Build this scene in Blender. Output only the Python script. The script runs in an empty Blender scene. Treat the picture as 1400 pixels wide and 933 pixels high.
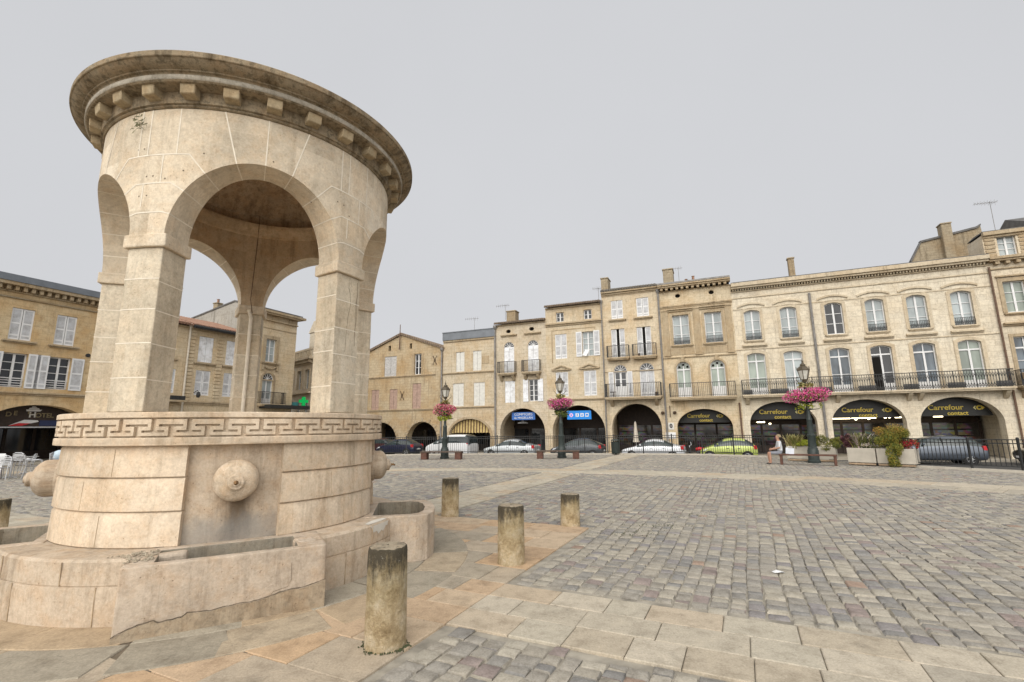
import bpy, bmesh, math, random
from mathutils import Vector, Matrix
from mathutils.geometry import tessellate_polygon
random.seed(7)
PI = math.pi
R = math.radians
SC = bpy.context.scene
COL = SC.collection

# ------------------------------------------------------------------ helpers
def tag(o, label=None, cat=None, group=None, kind=None):
    if label: o['label'] = label
    if cat: o['category'] = cat
    if group: o['group'] = group
    if kind: o['kind'] = kind
    return o

def empty(name, loc=(0, 0, 0), rz=0.0, label=None, cat=None, group=None):
    o = bpy.data.objects.new(name, None)
    COL.objects.link(o)
    o.location = loc
    o.rotation_euler = (0, 0, rz)
    o.empty_display_size = .2
    return tag(o, label, cat, group)

def copy_tree(o, parent=None):
    c = o.copy()
    COL.objects.link(c)
    if parent: c.parent = parent
    for ch in list(o.children):
        copy_tree(ch, c)
    return c

class MB:
    def __init__(s):
        s.v, s.f, s.m = [], [], []
    def add(s, vs, fs, mi=0):
        b = len(s.v)
        s.v.extend(vs)
        for f in fs:
            s.f.append(tuple(b + i for i in f)); s.m.append(mi)
    def box(s, x0, x1, y0, y1, z0, z1, mi=0):
        s.add([(x0, y0, z0), (x1, y0, z0), (x1, y1, z0), (x0, y1, z0), (x0, y0, z1), (x1, y0, z1), (x1, y1, z1), (x0, y1, z1)],
              [(0, 3, 2, 1), (4, 5, 6, 7), (0, 1, 5, 4), (1, 2, 6, 5), (2, 3, 7, 6), (3, 0, 4, 7)], mi)
    def bar(s, p, q, w, h=None, mi=0):
        p, q = Vector(p), Vector(q); d = (q - p).normalized(); h = h or w
        u = Vector((0, 0, 1)) if abs(d.z) < .9 else Vector((1, 0, 0))
        a = d.cross(u).normalized() * w / 2; b = a.cross(d).normalized() * h / 2
        vs = [tuple(c + e) for c in (p, q) for e in (-a - b, a - b, a + b, -a + b)]
        s.add(vs, [(0, 1, 2, 3), (7, 6, 5, 4), (0, 4, 5, 1), (1, 5, 6, 2), (2, 6, 7, 3), (3, 7, 4, 0)], mi)
    def tube(s, pts, r, n=8, mi=0, caps=True):
        pts = [Vector(p) for p in pts]; rs = r if isinstance(r, (list, tuple)) else [r] * len(pts)
        vs = []; fs = []
        for i, p in enumerate(pts):
            d = (pts[min(i + 1, len(pts) - 1)] - pts[max(i - 1, 0)]).normalized()
            u = Vector((0, 0, 1)) if abs(d.z) < .95 else Vector((1, 0, 0))
            a = d.cross(u).normalized(); b = a.cross(d).normalized()
            for k in range(n):
                t = 2 * PI * k / n
                vs.append(tuple(p + (a * math.cos(t) + b * math.sin(t)) * rs[i]))
        for i in range(len(pts) - 1):
            for k in range(n):
                k2 = (k + 1) % n
                fs.append((i * n + k, i * n + k2, (i + 1) * n + k2, (i + 1) * n + k))
        if caps:
            fs.append(tuple(range(n))[::-1]); fs.append(tuple((len(pts) - 1) * n + k for k in range(n)))
        s.add(vs, fs, mi)
    def lathe(s, prof, n=32, c=(0, 0, 0), mi=0, a0=0.0, a1=2 * PI, close=False):
        """prof: list of (r,z). full turn or an arc."""
        full = abs(a1 - a0 - 2 * PI) < 1e-6
        m = n if full else n + 1
        vs = []; fs = []
        for (r, z) in prof:
            for k in range(m):
                t = a0 + (a1 - a0) * k / n
                vs.append((c[0] + r * math.cos(t), c[1] + r * math.sin(t), c[2] + z))
        P = len(prof)
        rng = range(P) if close else range(P - 1)
        for i in rng:
            j = (i + 1) % P
            for k in range(n):
                k2 = (k + 1) % m
                fs.append((i * m + k, i * m + k2, j * m + k2, j * m + k))
        if not full and close:
            fs.append(tuple(i * m for i in range(P))); fs.append(tuple(i * m + n for i in range(P))[::-1])
        s.add(vs, fs, mi)
    def prism(s, poly, y0, y1, mi=0, ax='xz'):
        """poly of 2D points extruded along the third axis"""
        n = len(poly)
        def P(a, b, c):
            return (a, c, b) if ax == 'xz' else ((c, a, b) if ax == 'yz' else (a, b, c))
        vs = [P(a, b, y0) for a, b in poly] + [P(a, b, y1) for a, b in poly]
        tri = tessellate_polygon([[Vector((a, b, 0)) for a, b in poly]])
        fs = [(i, (i + 1) % n, n + (i + 1) % n, n + i) for i in range(n)]
        fs += [tuple(t) for t in tri] + [tuple(n + i for i in t)[::-1] for t in tri]
        s.add(vs, fs, mi)
    def build(s, name, mats, parent=None, smooth=False, bevel=0, seg=2, recalc=True, split=None):
        me = bpy.data.meshes.new(name)
        me.from_pydata(s.v, [], s.f)
        if not isinstance(mats, (list, tuple)): mats = [mats]
        for m in mats: me.materials.append(m)
        if len(mats) > 1: me.polygons.foreach_set('material_index', s.m)
        if recalc:
            bm = bmesh.new(); bm.from_mesh(me); bmesh.ops.recalc_face_normals(bm, faces=bm.faces); bm.to_mesh(me); bm.free()
        if smooth: me.polygons.foreach_set('use_smooth', [True] * len(me.polygons))
        me.update()
        o = bpy.data.objects.new(name, me)
        COL.objects.link(o)
        if parent: o.parent = parent
        if bevel:
            b = o.modifiers.new('bevel', 'BEVEL'); b.width = bevel; b.segments = seg; b.limit_method = 'ANGLE'; b.angle_limit = R(40)
        if smooth and split:
            e = o.modifiers.new('split', 'EDGE_SPLIT'); e.split_angle = R(split)
        return o

def baked(o):
    """replace a mesh by its modifier-evaluated version"""
    bpy.context.view_layer.update()
    dg = bpy.context.evaluated_depsgraph_get()
    me = bpy.data.meshes.new_from_object(o.evaluated_get(dg))
    o.modifiers.clear(); o.data = me
    return o

# ------------------------------------------------------------------ materials
class NT:
    def __init__(s, name):
        s.mat = bpy.data.materials.new(name); s.mat.use_nodes = True
        s.t = s.mat.node_tree; s.n = s.t.nodes; s.l = s.t.links
        s.b = s.n['Principled BSDF']; s.x = 0
        s.b.inputs['Roughness'].default_value = .8
        s.b.inputs['Specular IOR Level'].default_value = .3
    def node(s, typ, ins=None, **kw):
        n = s.n.new(typ)
        for k, v in kw.items(): setattr(n, k, v)
        for k, v in (ins or {}).items():
            if hasattr(v, 'is_output'): s.l.new(v, n.inputs[k])
            else: n.inputs[k].default_value = v
        return n
    def obj(s): return s.node('ShaderNodeTexCoord').outputs['Object']
    def mapped(s, vec, scale=(1, 1, 1), loc=(0, 0, 0)):
        return s.node('ShaderNodeMapping', {'Vector': vec, 'Scale': scale, 'Location': loc}).outputs[0]
    def noise(s, vec, scale, detail=4, rough=.55):
        return s.node('ShaderNodeTexNoise', {'Vector': vec, 'Scale': scale, 'Detail': detail, 'Roughness': rough}).outputs['Fac']
    def ramp(s, fac, stops, interp='LINEAR'):
        n = s.node('ShaderNodeValToRGB', {'Fac': fac}); cr = n.color_ramp; cr.interpolation = interp
        while len(cr.elements) < len(stops): cr.elements.new(.5)
        for e, (p, c) in zip(cr.elements, stops):
            e.position = p; e.color = (*c, 1) if len(c) == 3 else c
        return n.outputs[0]
    def mix(s, fac, a, b, mode='MIX'):
        n = s.node('ShaderNodeMix', data_type='RGBA', blend_type=mode)
        for k, v in ((0, fac), (6, a), (7, b)):
            if hasattr(v, 'is_output'): s.l.new(v, n.inputs[k])
            else: n.inputs[k].default_value = v if k == 0 else ((*v, 1) if len(v) == 3 else v)
        return n.outputs[2]
    def math(s, op, a, b=0.0):
        n = s.node('ShaderNodeMath', operation=op)
        for k, v in ((0, a), (1, b)):
            if hasattr(v, 'is_output'): s.l.new(v, n.inputs[k])
            else: n.inputs[k].default_value = v
        return n.outputs[0]
    def color(s, c):
        if hasattr(c, 'is_output'): s.l.new(c, s.b.inputs['Base Color'])
        else: s.b.inputs['Base Color'].default_value = (*c, 1)
    def bump(s, h, strength=.3, dist=.02):
        n = s.node('ShaderNodeBump', {'Height': h, 'Strength': strength, 'Distance': dist})
        s.l.new(n.outputs[0], s.b.inputs['Normal'])

def plain(name, c, rough=.6, metal=0, spec=.4, var=.12, scale=6):
    m = NT(name); v = m.obj(); f = m.noise(v, scale, 5)
    a = tuple(max(0, x * (1 - var)) for x in c); b = tuple(min(1, x * (1 + var)) for x in c)
    m.color(m.ramp(f, [(.3, a), (.7, b)]))
    m.b.inputs['Roughness'].default_value = rough; m.b.inputs['Metallic'].default_value = metal
    m.b.inputs['Specular IOR Level'].default_value = spec
    return m.mat

def facade_stone(name, c, dirt=.45, bw=.75, bh=.36, mort=.8, ochre=.5, seed=0.0, joint=.012):
    """coursed limestone: blocks, stains, sooty runs"""
    m = NT(name); v = m.mapped(m.obj(), loc=(seed, seed * .7, 0))
    sp = m.node('ShaderNodeSeparateXYZ', {0: v})
    uv = m.node('ShaderNodeCombineXYZ', {0: m.math('ADD', sp.outputs[0], sp.outputs[1]), 1: sp.outputs[2]}).outputs[0]
    br = m.node('ShaderNodeTexBrick', {'Vector': uv, 'Scale': 1.0, 'Mortar Size': joint, 'Mortar Smooth': .2, 'Bias': 0.0, 'Brick Width': bw, 'Row Height': bh,
                'Color1': (.35, .35, .35, 1), 'Color2': (.65, .65, .65, 1), 'Mortar': (0, 0, 0, 1)})
    c1 = tuple(x * .76 for x in c); c2 = tuple(min(1, x * 1.14) for x in c)
    blocks = m.mix(br.outputs['Color'], c1, c2)
    big = m.noise(v, .55, 6, .62)
    oc = m.ramp(big, [(.42, (0, 0, 0)), (.66, (1, 1, 1))])
    col = m.mix(m.math('MULTIPLY', oc, ochre), blocks, (c[0] * .80, c[1] * .62, c[2] * .40))
    pale = m.ramp(m.noise(v, 1.7, 6, .6), [(.5, (0, 0, 0)), (.75, (1, 1, 1))])
    col = m.mix(m.math('MULTIPLY', pale, .3), col, tuple(min(1, x * 1.15) for x in c))
    st = m.noise(m.mapped(v, (2.6, 2.6, .22)), 1.6, 7, .7)
    st2 = m.noise(v, .35, 3)
    run = m.math('MULTIPLY', m.ramp(st, [(.52, (0, 0, 0)), (.72, (1, 1, 1))]), m.ramp(st2, [(.4, (.15, .15, .15)), (.62, (1, 1, 1))]))
    col = m.mix(m.math('MULTIPLY', run, min(1, dirt * 1.5)), col, (c[0] * .34, c[1] * .31, c[2] * .28))
    fine = m.noise(v, 22, 6, .7)
    med = m.noise(v, 5.5, 7, .72)
    col = m.mix(.55, col, m.ramp(med, [(.32, (.52, .48, .43)), (.50, (.98, .97, .95)), (.7, (1.14, 1.13, 1.1))]), 'MULTIPLY')
    col = m.mix(.28, col, m.ramp(fine, [(.3, (.5, .47, .43)), (.7, (1.08, 1.08, 1.08))]), 'MULTIPLY')
    jm = m.math('MULTIPLY', br.outputs['Fac'], mort)
    col = m.mix(jm, col, (c[0] * .62, c[1] * .56, c[2] * .48))
    m.color(col); m.b.inputs['Roughness'].default_value = .9
    m.bump(m.math('SUBTRACT', m.math('MULTIPLY', fine, .4), br.outputs['Fac']), .35, .02)
    return m.mat

def carved_stone(name, c, grime=.35, pink=.4, lich=.0, seed=0.0, scale=1.0, bands=None):
    """fountain limestone: joints are modelled; each block has its own tone; mottled, pitted, stained"""
    m = NT(name); o = m.obj(); v = m.mapped(o, loc=(seed, seed * 1.3, seed * .5))
    a = m.noise(v, 1.3 * scale, 7, .62); b = m.noise(v, 4.5 * scale, 7, .68); f = m.noise(v, 38, 6, .75); md = m.noise(v, 11, 7, .74)
    col = m.ramp(a, [(.3, tuple(x * .76 for x in c)), (.52, c), (.75, tuple(min(1, x * 1.15) for x in c))])
    if bands:
        z0, dz, na = bands
        sp = m.node('ShaderNodeSeparateXYZ', {0: o})
        row_ = m.math('FLOOR', m.math('DIVIDE', m.math('SUBTRACT', sp.outputs[2], z0), dz))
        ang = m.math('MULTIPLY', m.math('ARCTAN2', sp.outputs[1], sp.outputs[0]), na / (2 * PI))
        cell = m.math('FLOOR', m.math('ADD', ang, m.math('MULTIPLY', row_, .37)))
        wn = m.node('ShaderNodeTexWhiteNoise', {'Vector': m.node('ShaderNodeCombineXYZ', {0: row_, 1: cell, 2: seed}).outputs[0]})
        col = m.mix(.55, col, m.ramp(wn.outputs['Value'], [(0, (.74, .70, .64)), (.3, (1.0, .95, .88)), (.6, (1.08, 1.06, 1.03)), (.8, (.95, .84, .70)), (1, (1.12, 1.12, 1.12))]), 'MULTIPLY')
    col = m.mix(m.math('MULTIPLY', m.ramp(b, [(.46, (0, 0, 0)), (.62, (1, 1, 1))]), pink), col, (c[0] * .93, c[1] * .75, c[2] * .57))
    st = m.noise(m.mapped(v, (3.2, 3.2, .35)), 1.5, 8, .74)
    col = m.mix(m.math('MULTIPLY', m.ramp(st, [(.50, (0, 0, 0)), (.68, (1, 1, 1))]), grime), col, (c[0] * .30, c[1] * .27, c[2] * .23))
    if lich:
        ln = m.noise(v, 14, 6, .75)
        col = m.mix(m.math('MULTIPLY', m.ramp(ln, [(.5, (0, 0, 0)), (.6, (1, 1, 1))]), lich), col, (.06, .055, .04))
    pit = m.node('ShaderNodeTexVoronoi', {'Vector': v, 'Scale': 22.0}).outputs['Distance']
    pm = m.ramp(pit, [(.06, (1, 1, 1)), (.16, (0, 0, 0))])
    pm = m.math('MULTIPLY', pm, m.ramp(b, [(.48, (0, 0, 0)), (.58, (1, 1, 1))]))
    col = m.mix(m.math('MULTIPLY', pm, .65), col, (c[0] * .36, c[1] * .30, c[2] * .23))
    col = m.mix(.40, col, m.ramp(md, [(.32, (.56, .51, .46)), (.5, (.97, .96, .95)), (.7, (1.12, 1.12, 1.1))]), 'MULTIPLY')
    col = m.mix(.45, col, m.ramp(f, [(.3, (.52, .49, .45)), (.7, (1.1, 1.1, 1.1))]), 'MULTIPLY')
    m.color(col); m.b.inputs['Roughness'].default_value = .92; m.b.inputs['Specular IOR Level'].default_value = .15
    m.bump(m.math('ADD', m.math('MULTIPLY', f, .5), m.math('SUBTRACT', m.math('MULTIPLY', md, .9), pm)), .45, .025)
    return m.mat

def island_stone(name, stops, rough=.7, dirt=.3, scale=9, grime=(.10, .09, .075), spec=.3, warm=None):
    """each loose stone of the mesh gets its own tone"""
    m = NT(name); v = m.obj()
    rnd = m.node('ShaderNodeNewGeometry').outputs['Random Per Island']
    col = m.ramp(rnd, stops, 'CONSTANT')
    n1 = m.noise(v, scale, 7, .68); n2 = m.noise(v, .35, 4); n3 = m.noise(v, 60, 4, .7)
    col = m.mix(.6, col, m.ramp(n1, [(.3, (.5, .47, .43)), (.5, (.95, .95, .94)), (.72, (1.2, 1.18, 1.14))]), 'MULTIPLY')
    if warm: col = m.mix(m.math('MULTIPLY', m.ramp(n2, [(.42, (0, 0, 0)), (.6, (1, 1, 1))]), .55), col, warm)
    col = m.mix(m.math('MULTIPLY', m.ramp(m.noise(v, 2.3, 6, .7), [(.55, (0, 0, 0)), (.75, (1, 1, 1))]), dirt), col, grime)
    pn = m.noise(v, 17, 7, .8); col = m.mix(m.math('MULTIPLY', m.ramp(pn, [(.58, (0, 0, 0)), (.66, (1, 1, 1))]), .45), col, grime)
    col = m.mix(.55, col, m.ramp(n3, [(.3, (.55, .53, .5)), (.7, (1.18, 1.18, 1.18))]), 'MULTIPLY')
    m.color(col)
    m.b.inputs['Roughness'].default_value = .95
    m.b.inputs['Specular IOR Level'].default_value = .08
    m.bump(m.math('ADD', n1, m.math('MULTIPLY', n3, .5)), .3, .015)
    return m.mat

def emit(name, c, s):
    m = NT(name); m.color(c); m.b.inputs['Emission Color'].default_value = (*c, 1); m.b.inputs['Emission Strength'].default_value = s
    return m.mat

def glass(name, c, rough=.06, var=.5, sc=1.2):
    m = NT(name); v = m.mapped(m.obj(), (1, 1, .35)); f = m.noise(v, sc, 3)
    m.color(m.ramp(f, [(.35, tuple(x * (1 - var) for x in c)), (.65, tuple(min(1, x * (1 + var)) for x in c))]))
    m.b.inputs['Roughness'].default_value = rough; m.b.inputs['Specular IOR Level'].default_value = .6
    return m.mat

def striped(name, a, b, period, axis=0, duty=.5, rough=.8, soft=.04):
    m = NT(name); sp = m.node('ShaderNodeSeparateXYZ', {0: m.obj()})
    f = m.math('FRACT', m.math('DIVIDE', sp.outputs[axis], period))
    c = m.ramp(f, [(duty - soft, a), (duty + soft, b)]); n = m.noise(m.obj(), 2.2, 7, .75)
    m.color(m.mix(.6, c, m.ramp(n, [(.34, (.45, .43, .42)), (.5, (1, 1, 1)), (.66, (1.25, 1.3, 1.35))]), 'MULTIPLY'))
    m.b.inputs['Roughness'].default_value = rough
    return m.mat

def leafy(name, cols, rough=.6, trans=.15):
    m = NT(name)
    rnd = m.node('ShaderNodeNewGeometry').outputs['Random Per Island']
    st = [(i / len(cols), c) for i, c in enumerate(cols)]
    m.color(m.ramp(rnd, st, 'CONSTANT')); m.b.inputs['Roughness'].default_value = rough
    m.b.inputs['Transmission Weight'].default_value = 0
    return m.mat

M = {}
M['white'] = plain('white_paint', (.66, .665, .67), .5, var=.06)
M['offwhite'] = plain('worn_white_paint', (.58, .57, .53), .6, var=.12)
M['pinkwood'] = plain('faded_pink_paint', (.36, .25, .20), .7, var=.2)
M['greywood'] = plain('weathered_grey_wood', (.42, .41, .40), .8, var=.25, scale=9)
M['louvre'] = striped('louvre_grey', (.33, .33, .34), (.56, .57, .59), .06, 2, .5, .6, .12)
M['plank'] = striped('plank_white', (.45, .46, .48), (.70, .71, .73), .16, 0, .06, .6, .03)
M['glass_dark'] = glass('glass_dark', (.018, .02, .024))
M['glass_curtain'] = glass('glass_curtain', (.30, .34, .35), .12, .25)
M['glass_green'] = glass('glass_curtain_green', (.24, .28, .245), .12, .3)
M['glass_blue'] = glass('glass_sky', (.075, .095, .115), .05, .6)
M['black'] = plain('void_dark', (.012, .011, .010), .9, spec=.1)
M['iron'] = plain('black_iron', (.022, .023, .024), .5, var=.3)
M['rust'] = plain('rusty_iron', (.06, .035, .02), .8, var=.4)
M['darkgreen'] = plain('dark_green_paint', (.028, .038, .036), .45, var=.2)
M['zinc'] = plain('zinc_sheet', (.15, .165, .185), .45, .3, var=.15, scale=2)
M['zincpipe'] = plain('zinc_pipe', (.20, .19, .18), .55, .2, var=.3, scale=3)
M['brownpipe'] = plain('brown_pipe', (.12, .07, .045), .6, var=.3)
M['tile_roof'] = striped('clay_tiles', (.07, .055, .042), (.22, .165, .12), .22, 0, .3, .85, .2)
M['tile_red'] = striped('orange_clay_tiles', (.13, .07, .05), (.30, .175, .12), .22, 0, .3, .85, .2)
M['tile_grey'] = striped('grey_old_tiles', (.07, .065, .06), (.21, .19, .165), .22, 0, .3, .85, .2)
M['slate'] = plain('slate', (.10, .095, .09), .6, var=.35, scale=3)
M['shopwood'] = plain('dark_shop_wood', (.035, .022, .016), .6, var=.3)  # dark brown wood; the arcade shade is also put into its colour
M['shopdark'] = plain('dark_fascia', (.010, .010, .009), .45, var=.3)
M['ceiling'] = plain('dim_plaster', (.20, .17, .13), .9, var=.25)  # plaster colour lowered to carry the shade under the arcades
M['gold'] = plain('gold_letters', (.50, .38, .05), .5, var=.08)
M['palegold'] = plain('pale_gold', (.60, .55, .25), .5, var=.08)
def shop_inside():
    m = NT('lit_shop_interior'); v = m.mapped(m.obj(), (1, 1, 1)); sp = m.node('ShaderNodeSeparateXYZ', {0: v})
    uv = m.node('ShaderNodeCombineXYZ', {0: sp.outputs[0], 1: sp.outputs[2]}).outputs[0]
    vo = m.node('ShaderNodeTexVoronoi', {'Vector': m.mapped(uv, (3.5, 5.5, 1)), 'Scale': 1.0}, distance='CHEBYCHEV')
    rw = m.math('GREATER_THAN', m.math('FRACT', m.math('MULTIPLY', sp.outputs[2], 2.2)), .22)
    c = m.mix(.55, vo.outputs['Color'], (.30, .19, .10)); c = m.mix(.35, c, (.10, .08, .06)); n = m.noise(uv, .5, 3)
    c = m.mix(m.math('MULTIPLY', m.ramp(n, [(.40, (0, 0, 0)), (.65, (1, 1, 1))]), rw), (.012, .009, .007), c)
    m.color((.01, .01, .01)); m.l.new(c, m.b.inputs['Emission Color']); m.b.inputs['Emission Strength'].default_value = .28
    m.b.inputs['Roughness'].default_value = .1; m.b.inputs['Specular IOR Level'].default_value = .5
    return m.mat
M['shop_inside'] = shop_inside()
M['asphalt'] = plain('asphalt', (.055, .054, .052), .9, var=.3, scale=3)
M['rubber'] = plain('tyre_rubber', (.012, .012, .012), .8)
M['alloy'] = plain('alloy_rim', (.45, .46, .47), .35, .6, var=.1)
M['redlamp'] = plain('red_lens', (.45, .02, .025), .2, var=.1)
M['clearlamp'] = plain('clear_lens', (.7, .72, .74), .1, var=.05)
M['cortens'] = plain('brown_bench_block', (.10, .045, .03), .7, var=.3)
M['benchwood'] = plain('bench_dark_wood', (.085, .06, .045), .7, var=.3, scale=12)
M['concrete'] = plain('planter_concrete', (.43, .395, .335), .85, var=.12, scale=3)
M['pallet'] = plain('pallet_wood', (.33, .24, .16), .85, var=.25)
M['alu'] = plain('brushed_aluminium', (.55, .56, .58), .35, .7, var=.1)
M['cream'] = plain('cream_canvas', (.55, .50, .42), .85, var=.1)

SROW = {
 'A': facade_stone('stone_rubble', (.49, .405, .28), .95, .52, .27, .7, .75, 3.1),
 'B': facade_stone('stone_warm', (.57, .495, .375), .35, .7, .33, .5, .55, 9.3),
 'C': facade_stone('stone_sand', (.58, .51, .40), .4, .7, .36, .4, .5, 17.7),
 'D': facade_stone('stone_honey', (.60, .52, .39), .5, .75, .36, .4, .55, 23.9),
 'E': facade_stone('stone_ochre', (.63, .545, .41), .5, .75, .36, .3, .5, 31.4),
 'F': facade_stone('stone_orange', (.63, .54, .395),.5, .8, .38, .4, .6, 41.2),
 'G': facade_stone('stone_pale', (.69, .63, .515), .4, .85, .38, .45, .22, 53.6),
 'H': facade_stone('stone_corner', (.66, .585, .46), .35, .8, .38, .5, .4, 61.9),
 'L': facade_stone('stone_hotel', (.61, .49, .315), .3, .75, .36, .35, .7, 71.3),
 'M': facade_stone('stone_buff', (.61, .515, .37), .3, .75, .36, .5, .45, 83.1),
 'J': facade_stone('stone_far', (.58, .52, .42), .4, .8, .38, .3, .4, 93.1),
 'grey': facade_stone('render_grey', (.40, .385, .35), .8, 3.0, 3.0, .1, .15, 97.0),
 'trim': facade_stone('stone_trim', (.44, .36, .25), .75, 1.3, 5.0, .3, .5, 12.0),
 'trimG': facade_stone('stone_trim_pale', (.57, .495, .375), .55, 1.6, 5.0, .3, .3, 14.0),
 'chim': facade_stone('stone_chimney', (.36, .305, .22), .8, .4, .22, .6, .6, 5.0),
}

# ------------------------------------------------------------------ house builder
def hole(cx, zb, w, h, rise=0.0, n=14):
    """opening outline, counter-clockwise: rectangle with an arched head of given rise"""
    x0, x1 = cx - w / 2, cx + w / 2
    pts = [(x0, zb), (x1, zb)]
    if rise <= 0: return pts + [(x1, zb + h), (x0, zb + h)]
    zs = zb + h - rise
    if rise >= w / 2 * .98:
        for i in range(n + 1):
            t = PI * i / n; pts.append((cx + w / 2 * math.cos(t), zs + rise * math.sin(t)))
    else:
        rad = (w * w / 4 + rise * rise) / (2 * rise); a = math.asin(w / 2 / rad)
        for i in range(n + 1):
            t = a - 2 * a * i / n; pts.append((cx + rad * math.sin(t), zs + rise - rad + rad * math.cos(t)))
    return pts

def ellipse(cx, cz, rx, rz, n=18):
    return [(cx + rx * math.cos(2 * PI * i / n), cz + rz * math.sin(2 * PI * i / n)) for i in range(n)]

def arch_notch(x0, x1, ztop, rise, z0=0.0, n=28):
    zs = ztop - rise; c = (x0 + x1) / 2; w = (x1 - x0) / 2
    pts = [(x0, z0)]
    for i in range(n + 1):
        t = PI - PI * i / n; pts.append((c + w * math.cos(t), zs + rise * math.sin(t)))
    return pts + [(x1, z0)]

ROWA = R(-22.7)
FR = {'row': (Vector((math.cos(ROWA), math.sin(ROWA), 0)), Vector((-math.sin(ROWA), math.cos(ROWA), 0)), 40.0, ROWA),
      'left': (Vector((.41151, .91140, 0)), Vector((-.91140, .41151, 0)), 37.0, R(65.7))}

class House:
    def __init__(s, name, label, key, frame, s0, s1, ground, cat='house', group=None, D=None):
        S, N, d, rot = FR[frame]; d = D or d
        s.s0, s.s1, s.g, s.key = s0, s1, ground, key
        s.w = s1 - s0
        s.root = empty(name, S * s0 + N * d + Vector((0, 0, ground)), rot, label, cat, group)
        s.mat = SROW[key]; s.holes = []; s.notches = []
        s.trim = SROW['trimG'] if key in 'GJ' else SROW['trim']
    def X(s, v): return v - s.s0
    def Z(s, z): return z - s.g
    def arch(s, a, b, zt, rise): s.notches.append((s.X(a), s.X(b), s.Z(zt), rise))
    def cut(s, poly, depth=.26): s.holes.append((poly, depth))
    def wall(s, zt, depth=9.0, top=None, thick=.75, side_top=None):
        zt = s.Z(zt); w = s.w; mb = MB()
        out = [(0, 0)]
        for a, b, z, r in sorted(s.notches): out += arch_notch(a, b, z, r)
        out += [(w, 0)]
        out += [(s.X(a), s.Z(b)) for a, b in top] if top else [(w, zt), (0, zt)]
        loops = [out] + [h[0] for h in s.holes]
        flat = [p for l in loops for p in l]
        tri = tessellate_polygon([[Vector((x, z, 0)) for x, z in l] for l in loops])
        fs = []
        for t in tri:
            (ax, az), (bx, bz), (cx, cz) = [flat[i] for i in t]
            fs.append(t if (bx - ax) * (cz - az) - (bz - az) * (cx - ax) > 0 else t[::-1])
        mb.add([(x, 0, z) for x, z in flat], fs)
        for a, b, z, r in s.notches:            # deep arch reveals
            p = arch_notch(a, b, z, r); n = len(p)
            mb.add([(x, 0, zz) for x, zz in p] + [(x, thick, zz) for x, zz in p], [(i, i + 1, n + i + 1, n + i) for i in range(n - 1)])
        for p, dp in s.holes:
            n = len(p)
            mb.add([(x, 0, zz) for x, zz in p] + [(x, dp, zz) for x, zz in p], [((i + 1) % n, i, n + i, n + (i + 1) % n) for i in range(n)])
        st = s.Z(side_top) if side_top else (min(s.Z(top[0][1]), s.Z(top[-1][1])) if top else zt)
        e = .012
        mb.add([(e, 0, 0), (e, depth, 0), (e, depth, st), (e, 0, st)], [(0, 1, 2, 3)])
        mb.add([(w - e, 0, 0), (w - e, depth, 0), (w - e, depth, st), (w - e, 0, st)], [(3, 2, 1, 0)])
        mb.add([(e, depth, 0), (w - e, depth, 0), (w - e, depth, st), (e, depth, st)], [(0, 1, 2, 3)])
        if s.notches:                            # inner face of the arcade wall
            zc = max(n[2] for n in s.notches) + .25
            inn = [(0.02, 0)]
            for a, b, z, r in sorted(s.notches): inn += arch_notch(a, b, z, r)
            inn += [(w - .02, 0), (w - .02, zc), (.02, zc)]
            t2 = tessellate_polygon([[Vector((x, z, 0)) for x, z in inn]])
            mb.add([(x, thick, z) for x, z in inn], [tuple(t) for t in t2])
            s.zc = zc
        s.wall_o = mb.build('wall', s.mat, s.root, recalc=False)
        if s.notches:
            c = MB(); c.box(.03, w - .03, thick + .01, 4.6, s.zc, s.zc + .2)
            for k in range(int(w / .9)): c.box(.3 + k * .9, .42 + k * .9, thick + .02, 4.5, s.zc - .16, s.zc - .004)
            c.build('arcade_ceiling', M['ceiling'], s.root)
        return s.wall_o
    def roof(s, zt, mat, over=.4, slope=.2, depth=9.0, th=.10, x0=None, x1=None):
        z = s.Z(zt); a = 0 if x0 is None else s.X(x0); b = s.w if x1 is None else s.X(x1)
        m = MB(); h = depth / 2; k = slope
        poly = [(-over, z - over * k * 0), (-over, z + th), (h, z + th + (h + over) * k), (depth + over, z + th), (depth + over, z), (h, z + (h + over) * k)]
        m.prism(poly, a + .004, b - .004, ax='yz')
        # rows of half round tiles make the eave uneven
        n = int((b - a) / .22)
        for i in range(n):
            x = a + .11 + i * .22
            m.tube([(x, -over - .06, z + th + .01), (x, h, z + th + (h + over) * k + .02)], .075, 5)
        return m.build('roof', M[mat], s.root)
    def bands(s, name, rows, x0=None, x1=None, mat=None, dent=None):
        a = s.X(x0) if x0 is not None else .0; b = s.X(x1) if x1 is not None else s.w
        m = MB()
        for z0, z1, p in rows: m.box(a + .003, b - .003, -p, .02, s.Z(z0), s.Z(z1))
        if dent:
            z0, z1, p, wd, gap = dent
            k = a + gap
            while k + wd < b: m.box(k, k + wd, -p, .01, s.Z(z0), s.Z(z1)); k += wd + gap
        return m.build(name, mat or s.trim, s.root, bevel=.012, seg=1)
    def sill(s, cx, z, w, h=.1, p=.16, name='sill'):
        m = MB(); x = s.X(cx); z = s.Z(z)
        m.box(x - w / 2, x + w / 2, -p, .05, z - h, z - .003); m.box(x - w / 2 + .06, x + w / 2 - .06, -p * .55, .04, z - h * 1.7, z - h - .001)
        return m.build(name, s.trim, s.root, bevel=.012, seg=1)
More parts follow.
